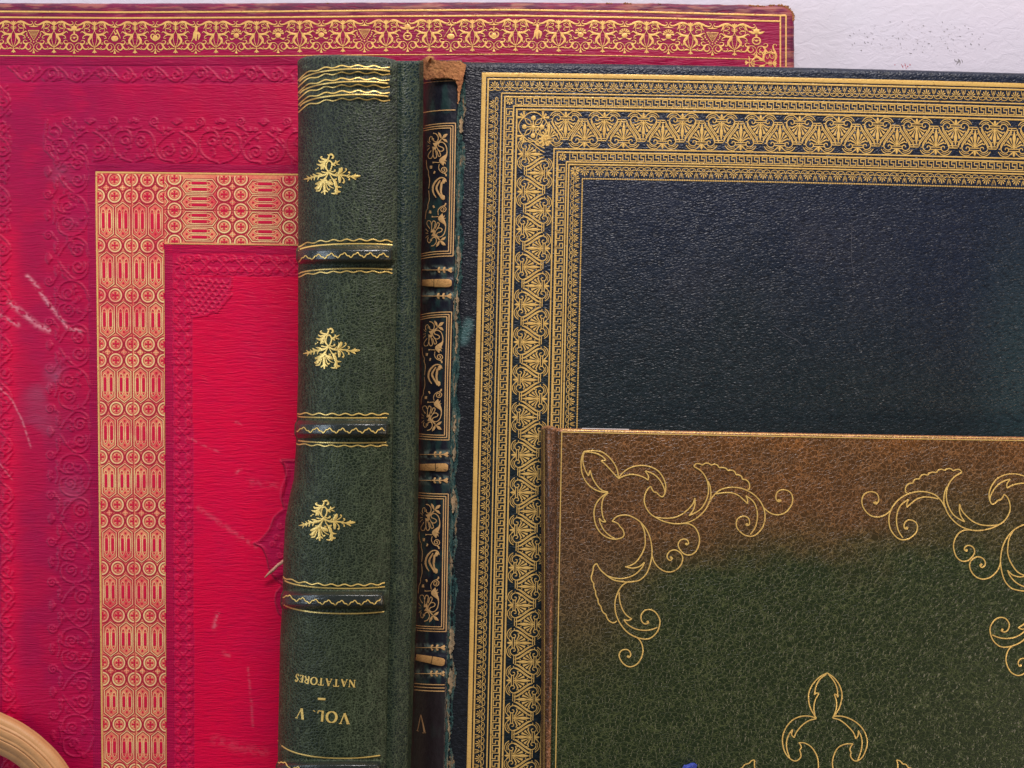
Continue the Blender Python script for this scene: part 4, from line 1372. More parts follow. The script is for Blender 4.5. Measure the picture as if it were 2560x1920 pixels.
tJ = NT('worn_joint_leather'); vj = tJ.plan()
j1 = tJ.noise(tJ.scl(vj, (0.10, 0.018, 0.1)), 1, 5, 0.65); j2 = tJ.noise(tJ.scl(vj, (0.3, 0.12, 0.3)), 1, 4, 0.7)
cj = tJ.ramp(tJ.math('MULTIPLY_ADD', j1, 0.75, tJ.math('MULTIPLY', j2, 0.25)),
             [(0.36, (0.012, 0.024, 0.028)), (0.46, (0.03, 0.085, 0.085)), (0.54, (0.10, 0.16, 0.14)), (0.60, (0.34, 0.22, 0.12))])
M_JOINT = tJ.out(cj, 0.85, 0.2, 0, tJ.bump(j2, 1.0, 0.0015))
jp = []
ysj = np.arange(200, 2140, 12.0)
for y in ysj: jp.append((float(sp_right(y)) - 5, y))
for y in ysj[::-1]: jp.append((float(sp_right(y)) + 15 + 6 * math.sin(y / 23.0) * math.sin(y / 71.0), y))
masked('joint', jp, 1.8, h_joint, M_JOINT, navy, rough=0.0010, eps=0.0002, seed=5, jag=4, label='worn teal and tan leather joint')
pale = mat_suede('bare_tan_patches', (0.50, 0.34, 0.19), (0.22, 0.20, 0.14), 0.25)
for i, (y0, y1, w) in enumerate([(300, 330, 6), (600, 700, 6), (730, 790, 5), (800, 850, 4), (1230, 1275, 8), (1575, 1635, 10), (1680, 1728, 10), (1110, 1150, 6), (1790, 1850, 3), (850, 880, 4), (1040, 1080, 5)]):
    pts = []
    y0 -= 12; y1 += 12; mid_ = (y0 + y1) / 2
    lens = lambda y: max(0.12, 1 - abs((y - mid_) / (y1 - mid_)) ** 1.6)
    for y in np.linspace(y0, y1, 12): pts.append((float(sp_right(y)) + 4 - lens(y) * w * 0.6 + random.uniform(-1.5, 1.5), y))
    for y in np.linspace(y1, y0, 12): pts.append((float(sp_right(y)) + 5 + lens(y) * w * 0.9 + random.uniform(-2, 2), y))
    masked('bare_patch', pts, 1.6, h_joint, pale, navy_spine, rough=0.0006, eps=0.0012, seed=30 + i, jag=4)
# rubbed tan headcap of the spine
cap_poly = [(1051, 152), (1060, 143), (1072, 140), (1084, 143), (1084, 149), (1110, 151), (1150, 152), (1166, 160), (1163, 182), (1157, 205), (1151, 235), (1147, 262), (1143, 260), (1144, 235), (1142, 215), (1138, 200), (1120, 194), (1092, 196), (1064, 201), (1055, 190), (1047, 174)]


def h_cap(x, y):
    t = np.clip((x - 1047) / 95, 0, 1)
    return HN - 0.022 + 0.0262 * np.sqrt(np.maximum(1 - (1 - t) ** 2, 0)) - S * edge_roll(y - 140, 14) * 0.8 - 0.002 * sstep(1150, 1168, x)


masked('headcap', cap_poly, 1.5, h_cap, M_TAN, navy_spine, rough=0.0012, eps=0.0006, seed=91, jag=2.0, label='rubbed tan suede headcap')
masked('torn_flap', [(1062, 150), (1064, 143), (1074, 138), (1086, 141), (1087, 147), (1076, 145), (1071, 152), (1068, 160)], 1.0, lambda x, y: h_cap(x, y) + 0.003, M_TAN, navy_spine, rough=0.0008, eps=0.001, seed=99, jag=1.0)

# ================================================================ GREEN BOOK
HG = 0.098          # crown of the spine
green = thing('leather_book.001' if False else 'leather_book', (float(P(880, 2150, 0)[0]), -0.06, float(P(0, 2150, 0)[2])),
              'dark green leather book with raised spine bands, spine lettered VOL. V NATATORES upside down', 'book')
def gl(y): return np.interp(y, [130, 250, 600, 950, 1130, 1200, 1240, 1300, 1400, 1500, 1600, 1800, 1920, 2150], [743, 745, 745, 745, 739, 734, 724, 713, 708, 706, 700, 696, 694, 690])
def gr(y): return np.interp(y, [130, 200, 700, 1040, 1450, 1890, 2150], [994, 992, 992, 982, 974, 964, 958])
GB = [(637, 19), (1073, 19), (1500, 19), (1925, 19)]
GTOP = [(740, 158), (744, 152), (752, 146), (765, 141), (790, 138), (840, 137), (900, 139), (960, 143), (985, 149), (1000, 155), (1010, 153), (1060, 152)]
def gtop(x): return np.interp(x, [p[0] for p in GTOP], [p[1] for p in GTOP])


def bandprof(y):
    r = 0 * y
    for yc, hw in GB:
        d = np.abs(y - yc)
        r = r + 0.0050 * sstep(hw + 5, hw - 9, d) - 0.0007 * np.exp(-((d - hw - 8) / 5.0) ** 2)
    for yc in (168, 200, 232): pass
    return r


def toprib(y, x=0):
    r = 0 * y
    for yc in (174, 206, 239): r = r + 0.0014 * np.exp(-((y - yc) / 9.5) ** 4)
    return r


def gs_t(t, y):
    """cross section of the spine: t 0 left edge .. 1 right edge"""
    a = np.clip(t / 0.62, 0, 1); b = np.clip((t - 0.62) / 0.38, 0, 1)
    left = 0.034 * (1 - np.sqrt(np.maximum(1 - (1 - a) ** 2.3, 0)))
    right = 0.007 * b ** 2
    return HG - left - right


def h_gspine(x, y):
    t = (x - gl(y)) / (gr(y) - gl(y))
    t = (x + bandprof(y) / S * 0.30 * (1 - sstep(0, .25, t)) - gl(y)) / (gr(y) - gl(y))
    f = sstep(0.0, 0.06, t) * sstep(1.0, 0.9, t)
    return gs_t(np.clip(t, 0, 1), y) + (bandprof(y) * sstep(1.0, .93, t) + toprib(y) * f)


tc = np.concatenate([0.62 * (1 - np.cos(np.linspace(0, 1, 46) * math.pi / 2)), np.linspace(0.62, 1.0, 34)[1:]])
vr = np.concatenate([np.linspace(0, 14, 14), np.arange(16, 520 * 3.45, 3.0), np.linspace(1800, 2010, 10)])
Tg, Vg = np.meshgrid(tc, vr)
y0g = 140 + Vg
Xg = gl(y0g) + Tg * (gr(y0g) - gl(y0g))
Yg = gtop(Xg) + Vg
Xg = gl(Yg) + Tg * (gr(Yg) - gl(Yg))
bulge = bandprof(Yg) / S * 0.30 * (1 - sstep(0, .25, Tg))
Xg = Xg - bulge - (1 - Tg) ** 6 * 1.0 * (vnoise(Yg, Tg * 0, 26, 9, 71) - .5)
Hg = gs_t(Tg, Yg) + bandprof(Yg) * sstep(1.0, .93, Tg) + toprib(Yg) * sstep(0.0, 0.06, Tg) * sstep(1.0, .9, Tg)
Hg = Hg - S * edge_roll(Vg, 14) * 1.2 + 0.0006 * (vnoise(Xg, Yg, 90, 160, 73, 2) - .5)
n1 = vnoise(Xg, Yg, 90, 220, 81, 3)
C = lerp(np.array([0.014, 0.023, 0.011]) * np.ones_like(Hg)[..., None], np.array([0.015, 0.020, 0.020]), sstep(900, 250, Yg))
C = lerp(C, np.array([0.028, 0.036, 0.014]), 0.5 * sstep(1200, 1900, Yg) * sstep(.35, .6, n1))
C = lerp(C, np.array([0.012, 0.016, 0.018]), 0.6 * (bandprof(Yg) > 0.002))
green_spine = grid_obj('spine', Xg, Yg, Hg, M_GREEN, green, back=0.055, tint=C)

# right joint and cover board turning back
def gj(y): return np.interp(y, [130, 300, 500, 620, 900, 1200, 1500, 1700, 1920, 2150], [1058, 1057, 1055, 1052, 1048, 1045, 1041, 1033, 1026, 1018])


tb = np.linspace(0, 1, 30)
vb = np.concatenate([np.linspace(0, 9, 8), np.arange(12, 1790, 9.0), np.linspace(1800, 2000, 6)])
Tb, Vb = np.meshgrid(tb, vb)
Yb = 152 + Vb
Xb = gr(Yb) - 2 + Tb * (gj(Yb) - gr(Yb) + 2)
Hb = HG - 0.0090 - 0.0015 * np.exp(-((Tb - 0.06) / 0.14) ** 2) - 0.010 * Tb ** 2 - 0.010 * sstep(0.85, 1.0, Tb)
Hb = Hb - S * edge_roll(Vb, 9)
C = lerp(np.array([0.008, 0.022, 0.026]) * np.ones_like(Hb)[..., None], np.array([0.013, 0.024, 0.017]), sstep(500, 1300, Yb))  # teal reflection on the upper board, painted into its colour
grid_obj('cover', Xb, Yb, Hb, M_GREEN, green, back=0.0655, tint=C)
box_px('text_block', 775, 990, 175, 2130, 0.030, 0.062, M_PAPER, green)


tP = NT('polished_band_leather'); vP = tP.plan(); nP = tP.noise(tP.scl(vP, (0.05, 0.16, 0.1)), 1, 4, 0.65); nP2 = tP.noise(tP.scl(vP, (0.14, 0.16, 0.1)), 1, 3, .6)
M_BAND = tP.out(tP.mix(nP2, (0.010, 0.013, 0.013), (0.030, 0.040, 0.030)), tP.math('MULTIPLY_ADD', nP2, 0.25, 0.10), 0.9, 0, tP.bump(nP, 0.5, 0.0009))
for yc, hw in GB:
    tt_ = tc[(tc > 0.015) & (tc < 0.955)]
    yr_ = np.linspace(yc - 22, yc + 22, 30)
    A_, B_ = np.meshgrid(tt_, yr_)
    X_ = gl(B_) + A_ * (gr(B_) - gl(B_)); X_ = X_ - bandprof(B_) / S * 0.30 * (1 - sstep(0, .25, A_))
    H_ = gs_t(A_, B_) + bandprof(B_) * sstep(1.0, .93, A_) + 0.00018 + 0.0003 * np.clip(1 - np.abs(B_ - yc) / 22, 0, 1)
    grid_obj('raised_band', X_, B_, H_, M_BAND, green_spine)


def gd(x, y, k=1.0):
    """straight lines across the round spine, seen at depth"""
    h = h_gspine(np.asarray(x, float), np.full_like(np.asarray(x, float), y)); 
    return 960 + (y - 960) * (1 - k * (HG - h) / (D - HG) * 1.0)


def gline(ink, y, w, amp=0, per=34, x1=None, kind='s'):
    xr_ = x1 or float(gr(y)) - 10
    x = np.arange(float(gl(y)) + 1.0, xr_, 1.6 if amp else 5)
    yy = gd(x, y)
    if amp and kind == 's': yy = yy + amp * np.sin((x - x[0]) / per * 2 * math.pi + 0.6)
    if kind == 'z':
        ph = ((x - x[0]) / per) % 1.0
        tri = np.abs(ph * 2 - 1) * 2 - 1
        yy = yy + amp * (tri + 0.22 * np.sin(ph * 6 * math.pi))
    ink.stroke(np.stack([x, yy], 1), w, False, step=99)


gi = Ink(); gi.tent = 0.3
for y, a in ((165.5, 1), (174, 0), (182.5, 1), (197, 1), (205.5, 0), (214.5, 1), (228.5, 1), (238, 0), (248, 1)):
    gline(gi, y, 3.0 if a else 3.6, 2.2 * a, 41, x1=float(gr(y)) - 17)
gi.build('gilt_head_lines', GOLD_GREEN, green_spine, h_gspine, None, eps=0.0003)
for i, (yc, hw) in enumerate(GB):
    gi = Ink(); gi.tent = 0.3
    gline(gi, yc - 28, 3.2)
    if i < 3: gline(gi, yc - 37, 3.0, 2.2, 33)
    if i < 2: gline(gi, yc + 42, 3.0, 1.8, 33)
    gline(gi, yc + 34, 3.4)
    gi.build('gilt_band_lines', GOLD_GREEN, green_spine, h_gspine, None, eps=0.0003)
    gi = Ink(); gi.tent = 0.3; gline(gi, yc + 3, 2.6, 6.0, 32.5, kind='z', x1=float(gr(yc)) - 20)
    gi.build('gilt_zigzag', GOLD_GREEN, green_spine, h_gspine, None, eps=0.0009)

FL = [
    ([(1000, 680), (930, 600), (920, 480), (960, 370), (1020, 340), (1080, 400), (1090, 500), (1060, 600), (1020, 670)], 42),
    ([(960, 640), (890, 560), (870, 470), (890, 380), (950, 330)], 34), ([(950, 330), (990, 250), (1000, 180), (950, 150)], [60, 50, 40, 16]),
    ([(1000, 170), (1070, 145), (1130, 190), (1130, 250), (1080, 265)], [40, 60, 45, 55, 40]), ([(950, 320), (850, 300), (770, 270), (750, 230), (800, 215)], [60, 55, 50, 42, 20]),
    ([(930, 350), (820, 370), (720, 370), (680, 320)], [50, 60, 52, 20]), ([(880, 380), (780, 470), (700, 470), (610, 440)], [60, 95, 60, 10]), ([(860, 440), (790, 540), (750, 610)], [40, 80, 30]),
    ([(650, 560), (670, 580)], [50, 50]), ([(590, 600), (612, 620)], [50, 50]), ([(860, 500), (820, 600)], [30, 36]),
    ([(1090, 400), (1130, 450), (1200, 500)], [30, 60, 30]), ([(1150, 440), (1210, 390), (1200, 320)], [60, 55, 20]), ([(1230, 400), (1340, 330)], [50, 10]), ([(1230, 440), (1330, 470)], [40, 15]),
    ([(1000, 690), (900, 760), (800, 790), (700, 810), (560, 830), (400, 880), (220, 910)], [50, 60, 70, 64, 46, 66, 16]),
    ([(800, 780), (700, 740), (610, 720)], [60, 60, 15]), ([(620, 810), (540, 780), (510, 740)], [50, 50, 20]), ([(480, 840), (430, 780)], [40, 10]), ([(380, 860), (310, 800)], [40, 10]),
    ([(700, 820), (660, 880), (660, 930)], [40, 40, 20]), ([(560, 840), (540, 940)], [40, 30]), ([(460, 880), (460, 940)], [40, 20]), ([(380, 900), (340, 990)], [50, 15]),
    ([(1000, 680), (900, 700), (820, 690), (770, 670)], [30, 30, 42, 30]), ([(1040, 650), (1100, 680), (1180, 660), (1180, 610)], [25, 30, 52, 40]),
    ([(1010, 690), (1100, 760), (1220, 790), (1350, 790), (1500, 800), (1650, 830), (1800, 820), (1960, 810)], [40, 50, 66, 56, 44, 40, 88, 36]),
    ([(1750, 820), (1830, 740)], [60, 15]), ([(1700, 850), (1830, 920)], [40, 30]), ([(1280, 760), (1360, 650), (1400, 550)], [50, 110, 50]), ([(1330, 640), (1310, 560)], [40, 15]),
    ([(1350, 760), (1480, 690), (1540, 620), (1500, 580)], [20, 30, 30, 55]), ([(1540, 800), (1620, 760), (1640, 710), (1590, 700)], [15, 25, 30, 45]),
    ([(1300, 800), (1330, 900), (1330, 1020)], [40, 90, 50]), ([(1340, 800), (1440, 890), (1470, 980), (1430, 1030)], [20, 30, 40, 65]), ([(1540, 830), (1620, 880), (1620, 940)], [15, 25, 55]),
    ([(1200, 760), (1260, 690)], [40, 20]), ([(1010, 700), (1060, 820), (1130, 920), (1210, 920), (1230, 880)], [25, 30, 40, 50, 30]),
    ([(1000, 700), (930, 820), (860, 930)], [30, 40, 90]), ([(730, 920), (860, 945), (940, 940)], [30, 60, 50]), ([(1010, 940), (1080, 930)], [50, 30]),
    ([(860, 960), (720, 1030), (580, 1060)], [60, 120, 40]), ([(760, 1040), (640, 1180), (560, 1180)], [60, 100, 20]), ([(800, 1050), (740, 1200), (700, 1260), (600, 1270)], [26, 36, 46, 30]),
    ([(860, 1000), (860, 1200), (870, 1380)], [50, 84, 40]), ([(860, 1250), (760, 1330)], [70, 30]), ([(880, 1250), (970, 1300)], [70, 25]), ([(900, 1010), (950, 1180), (1000, 1230), (1040, 1200)], [20, 30, 50, 24]),
    ([(900, 980), (1050, 1030), (1130, 1090)], [60, 115, 20]), ([(950, 1050), (1060, 1150), (1150, 1190)], [26, 28, 20]),
    ([(1120, 900), (1190, 1020), (1240, 1140), (1390, 1160)], [30, 95, 76, 15]), ([(1230, 1150), (1240, 1280), (1360, 1300)], [60, 105, 20]), ([(1240, 1200), (1160, 1280)], [60, 15]),
    ([(1240, 1280), (1180, 1350), (1070, 1340)], [60, 56, 20]), ([(1250, 1300), (1240, 1380)], [60, 30])]
for dx, dy in ((1.0, -436.0), (0, 0), (-11.5, 430.0)):
    gi = Ink(); gi.tent = 0.3
    for pts, w in FL:
        q = [(740 + x / 12.29 + dx, 810 + y / 12.29 + dy) for x, y in pts]
        gi.stroke(q, np.asarray(w, float) / 12.29, step=1.6)
    gi.build('gilt_ornament', GOLD_GREEN, green_spine, h_gspine, None, eps=0.0003)

GL = {   # serif capitals: strokes (points, width) in a unit box, y up
    'N': ([[(0.12, 0), (0.12, 1)], .07], [[(0.1, 1), (0.85, 0)], .17], [[(0.85, 0), (0.85, 1)], .07], [[(-.02, 0.02), (.26, 0.02)], .06], [[(-.05, .98), (.16, .98)], .06], [[(.7, .98), (1, .98)], .06]),
    'A': ([[(0.08, 0), (0.5, 1)], .07], [[(0.48, 1), (0.9, 0)], .17], [[(0.22, .36), (.72, .36)], .06], [[(-.05, .02), (.24, .02)], .06], [[(.74, .02), (1.04, .02)], .06]),
    'T': ([[(0.5, 0), (0.5, 1)], .17], [[(0.05, .97), (.95, .97)], .08], [[(.06, .97), (.04, .78)], .06], [[(.94, .97), (.96, .78)], .06], [[(.33, .02), (.67, .02)], .06]),
    'R': ([[(0.2, 0), (0.2, 1)], .16], [[(.2, .97), (.6, .95), (.8, .75), (.62, .53), (.25, .5)], .11], [[(.5, .5), (.92, 0)], .16], [[(.05, .02), (.36, .02)], .06]),
    'E': ([[(0.2, 0), (0.2, 1)], .16], [[(.1, .97), (.8, .97)], .07], [[(.2, .52), (.62, .52)], .07], [[(.1, .03), (.85, .03)], .07], [[(.85, .03), (.88, .24)], .06], [[(.8, .97), (.82, .78)], .06], [[(.62, .42), (.62, .62)], .05]),
    'S': ([[(.82, .78), (.7, .95), (.45, .99), (.22, .84), (.25, .65), (.5, .52), (.76, .38), (.8, .18), (.6, .02), (.32, .03), (.14, .22)], .14],),
    'V': ([[(0.1, 1), (0.52, 0)], .17], [[(0.5, 0), (0.9, 1)], .07], [[(-.05, .98), (.28, .98)], .06], [[(.74, .98), (1.04, .98)], .06]),
    'L': ([[(0.22, 0), (0.22, 1)], .16], [[(.08, .98), (.38, .98)], .06], [[(.1, .03), (.85, .03)], .07], [[(.85, .03), (.88, .28)], .06]),
    '.': ([[(.4, 0.02), (.52, 0.1)], .16],), '-': ([[(0, .5), (1, .5)], .22],)}


def glyph(ink, ch, cx, cy, w, h, rot):
    ca, sa = math.cos(rot), math.sin(rot)
    if ch == 'O':
        t = np.linspace(0, 2 * math.pi, 25); pts = np.stack([.5 + .46 * np.cos(t), .5 + .5 * np.sin(t)], 1)
        st = [(pts, h * (0.07 + 0.11 * np.abs(np.cos(t))))]
    else: st = [(np.array(p), h * lw) for p, lw in GL[ch]]
    st = [(p, lw * 1.35) for p, lw in st]
    for p, lw in st:
        X_ = (p[:, 0] - .5) * w; Y_ = -(p[:, 1] - .5) * h
        q = np.stack([cx + X_ * ca - Y_ * sa, cy + X_ * sa + Y_ * ca], 1)
        ink.stroke(q, lw, smooth=len(p) > 2, step=1.2)


lt = Ink()
R_ = math.pi
for ch, x, y, w, a in [('N', 879.7, 1709, 17, .06), ('A', 860.5, 1707.5, 16, .06), ('T', 840.5, 1707.5, 15, .05), ('A', 822, 1706, 15.5, .08), ('T', 802.5, 1704.5, 14.5, .1), ('O', 784.7, 1702.5, 16, .1), ('R', 767, 1699.8, 14, .14), ('E', 753.3, 1696.8, 10, .16), ('S', 742.5, 1694.4, 9, .2)]:
    glyph(lt, ch, x, y, w, 18.0, R_ + a)
glyph(lt, '-', 804, 1747.6, 19, 18, R_ + 0.06)
for ch, x, y, w, a in [('V', 861, 1796.5, 25, .03), ('O', 829, 1792.8, 26, .05), ('L', 801, 1790, 18, .08), ('.', 784, 1789, 8, .1), ('V', 751.5, 1784, 20, .2)]:
    glyph(lt, ch, x, y, w, 26.5, R_ + a)
lt.build('lettering', GOLD_GREEN, green_spine, h_gspine, None, eps=0.0003)

# ================================================================ BROWN BOOK
HB = 0.078
brown = thing('leather_book', (float(P(2100, 2150, 0)[0]), -0.068, float(P(0, 2150, 0)[2])),
              'brown and dark green crackled leather book with thin gold scroll ornaments', 'book')


def br_warp(u, v):
    return 1404.5 + u - 0.0185 * v, 1080 + v + 0.0215 * u - 2.6e-6 * u * u


def br_uv(x, y):
    u = x - 1404.5; v = y - 1080
    for _ in range(4):
        v = y - 1080 - 0.0215 * u + 2.6e-6 * u * u; u = x - 1404.5 + 0.0185 * v
    return u, v


def br_base(x, y):
    u, v = br_uv(x, y)
    return HB + 0.0008 * (vnoise(x, y, 400, 400, 141, 2) - .5) - S * edge_roll(v + 9, 9) - 0.0012 * np.exp(-((u + 12) / 4.0) ** 2)


BU = np.concatenate([np.arange(-14, 0, 2.0), np.arange(0, 1240, 7), np.linspace(1245, 1500, 10)])
BV = np.concatenate([np.linspace(-9, 0, 10), np.arange(3, 870, 7), np.linspace(875, 1090, 8)])
U, Vv = np.meshgrid(BU, BV); X, Y = br_warp(U, Vv); H = br_base(X, Y)
n1 = vnoise(X, Y, 260, 200, 151, 4); n2 = vnoise(X, Y, 110, 90, 153, 3)
greenc = np.array([0.016, 0.028, 0.008]); brownc = np.array([0.085, 0.038, 0.012]); rust = np.array([0.16, 0.060, 0.013])
n3 = vnoise(X, Y, 46, 40, 155, 4)
g_ = sstep(190, 380, Vv + 150 * (n1 - .5) + 50 * (n3 - .5) + 0.05 * (U - 300)); g_ = np.maximum(g_, 0.75 * sstep(700, 1000, U + 300 * (n1 - .5)) * sstep(20, 260, Vv))
g_ = g_ * (1 - 0.6 * np.exp(-(U / 160) ** 2) * sstep(640, 300, Vv))
C = lerp(brownc * np.ones_like(H)[..., None], greenc, g_)
C = lerp(C, rust, np.clip(np.exp(-Vv / 32.0) * (0.35 + 0.65 * sstep(.35, .6, n2)), 0, 1) * 0.8 * sstep(60, 260, U))
C = lerp(C, rust * 0.8, 0.3 * np.exp(-(((U - 560) / 120) ** 2 + ((Vv - 60) / 160) ** 2)) * sstep(.3, .6, n2))
C = lerp(C, np.array([0.070, 0.036, 0.018]), 0.5 * np.exp(-(((U - 60) / 130) ** 2 + ((Vv - 330) / 200) ** 2)))
C = lerp(C, np.array([0.30, 0.13, 0.06]), sstep(0, -4, Vv) * 0.8)
brown_cover = grid_obj('front_cover', X, Y, H, M_BROWN, brown, back=HB - 0.004, tint=C)


def h_brown(x, y): return br_base(x, y)


# spine
def bs_l(y): return np.interp(y, [1060, 1090, 1440, 1920, 2150], [1352.5, 1352, 1353.5, 1352, 1351])


tcb = np.concatenate([[0], np.linspace(0, 1, 26)[1:] ** 1.5])
vb2 = np.concatenate([np.linspace(0, 8, 8), np.arange(11, 850, 6.0), np.linspace(860, 1080, 6)])
Tb, Vb = np.meshgrid(tcb, vb2)
Yb = 1070 - 4 * np.sin(Tb * math.pi) + Vb
Xb = bs_l(Yb) + Tb * (1404.5 - 13 - 0.0185 * (Yb - 1080) - bs_l(Yb))
hbs = lambda t: HB - 0.014 + 0.0145 * np.sqrt(np.maximum(1 - (1 - np.clip(t / 0.8, 0, 1)) ** 2, 0)) - 0.0010 * sstep(.85, 1, t)
Hb = hbs(Tb) - S * edge_roll(Vb, 8) + 0.0002 * (vnoise(Xb, Yb, 4, 60, 161, 2) - .5)
n = vnoise(Xb, Yb, 6, 200, 165, 3)
C = lerp(np.array([0.060, 0.026, 0.012]) * np.ones_like(Hb)[..., None], np.array([0.20, 0.085, 0.035]), sstep(.4, .8, n) * sstep(0.2, .6, Tb))
C = lerp(C, np.array([0.28, 0.13, 0.06]), 0.6 * sstep(8, 0, Vb))
brown_spine = grid_obj('spine', Xb, Yb, Hb, M_BROWN, brown, back=HB - 0.016, tint=C)
g = Ink()
yy = np.arange(1074, 2140, 8.0)
h_bsp = lambda x, y: hbs((x - bs_l(y)) / (1404.5 - 13 - 0.0185 * (y - 1080) - bs_l(y)))
g.stroke([(float(bs_l(y)) + 8, y) for y in yy], 1.2, False, step=99)
g.build('gilt_spine_line', GOLD_BROWN, brown_spine, h_bsp, None, eps=0.0003)
for zz in range(3):
    g = Ink()
box_warp('text_block', -12, 1480, 0, 1060, HB - 0.015, HB - 0.0042, M_PAPER, brown, br_warp)
box_warp('back_cover', -26, 1490, -3.5, 1070, HB - 0.0185, HB - 0.0151, M_BROWN, brown, br_warp)
paper = sheet('endpaper_edge', [(50, 168, -11.2, -5)], mat_plain('white_paper', (0.85, 0.80, 0.78), .8, .2, .05), brown, lambda x, y: HB - 0.0046 + 0 * x, br_warp, 0.0)

g = Ink()
g.stroke([(0, 0), (1500, 0)], 2.6, False); g.stroke([(0, -1), (0, 1080)], 2.4, False); g.stroke([(2, -5.5), (1500, -5.5)], 1.2, False)
g.build('gilt_frame_line', GOLD_BROWN, brown_cover, h_brown, br_warp, eps=0.0002)

O3 = (1280, 960); O5 = (1280, 1440); O4 = (1920, 960); O6 = (1920, 1440)
def T_(pts, o): return [(o[0] + x / 3.456, o[1] + y / 3.456) for x, y in pts]


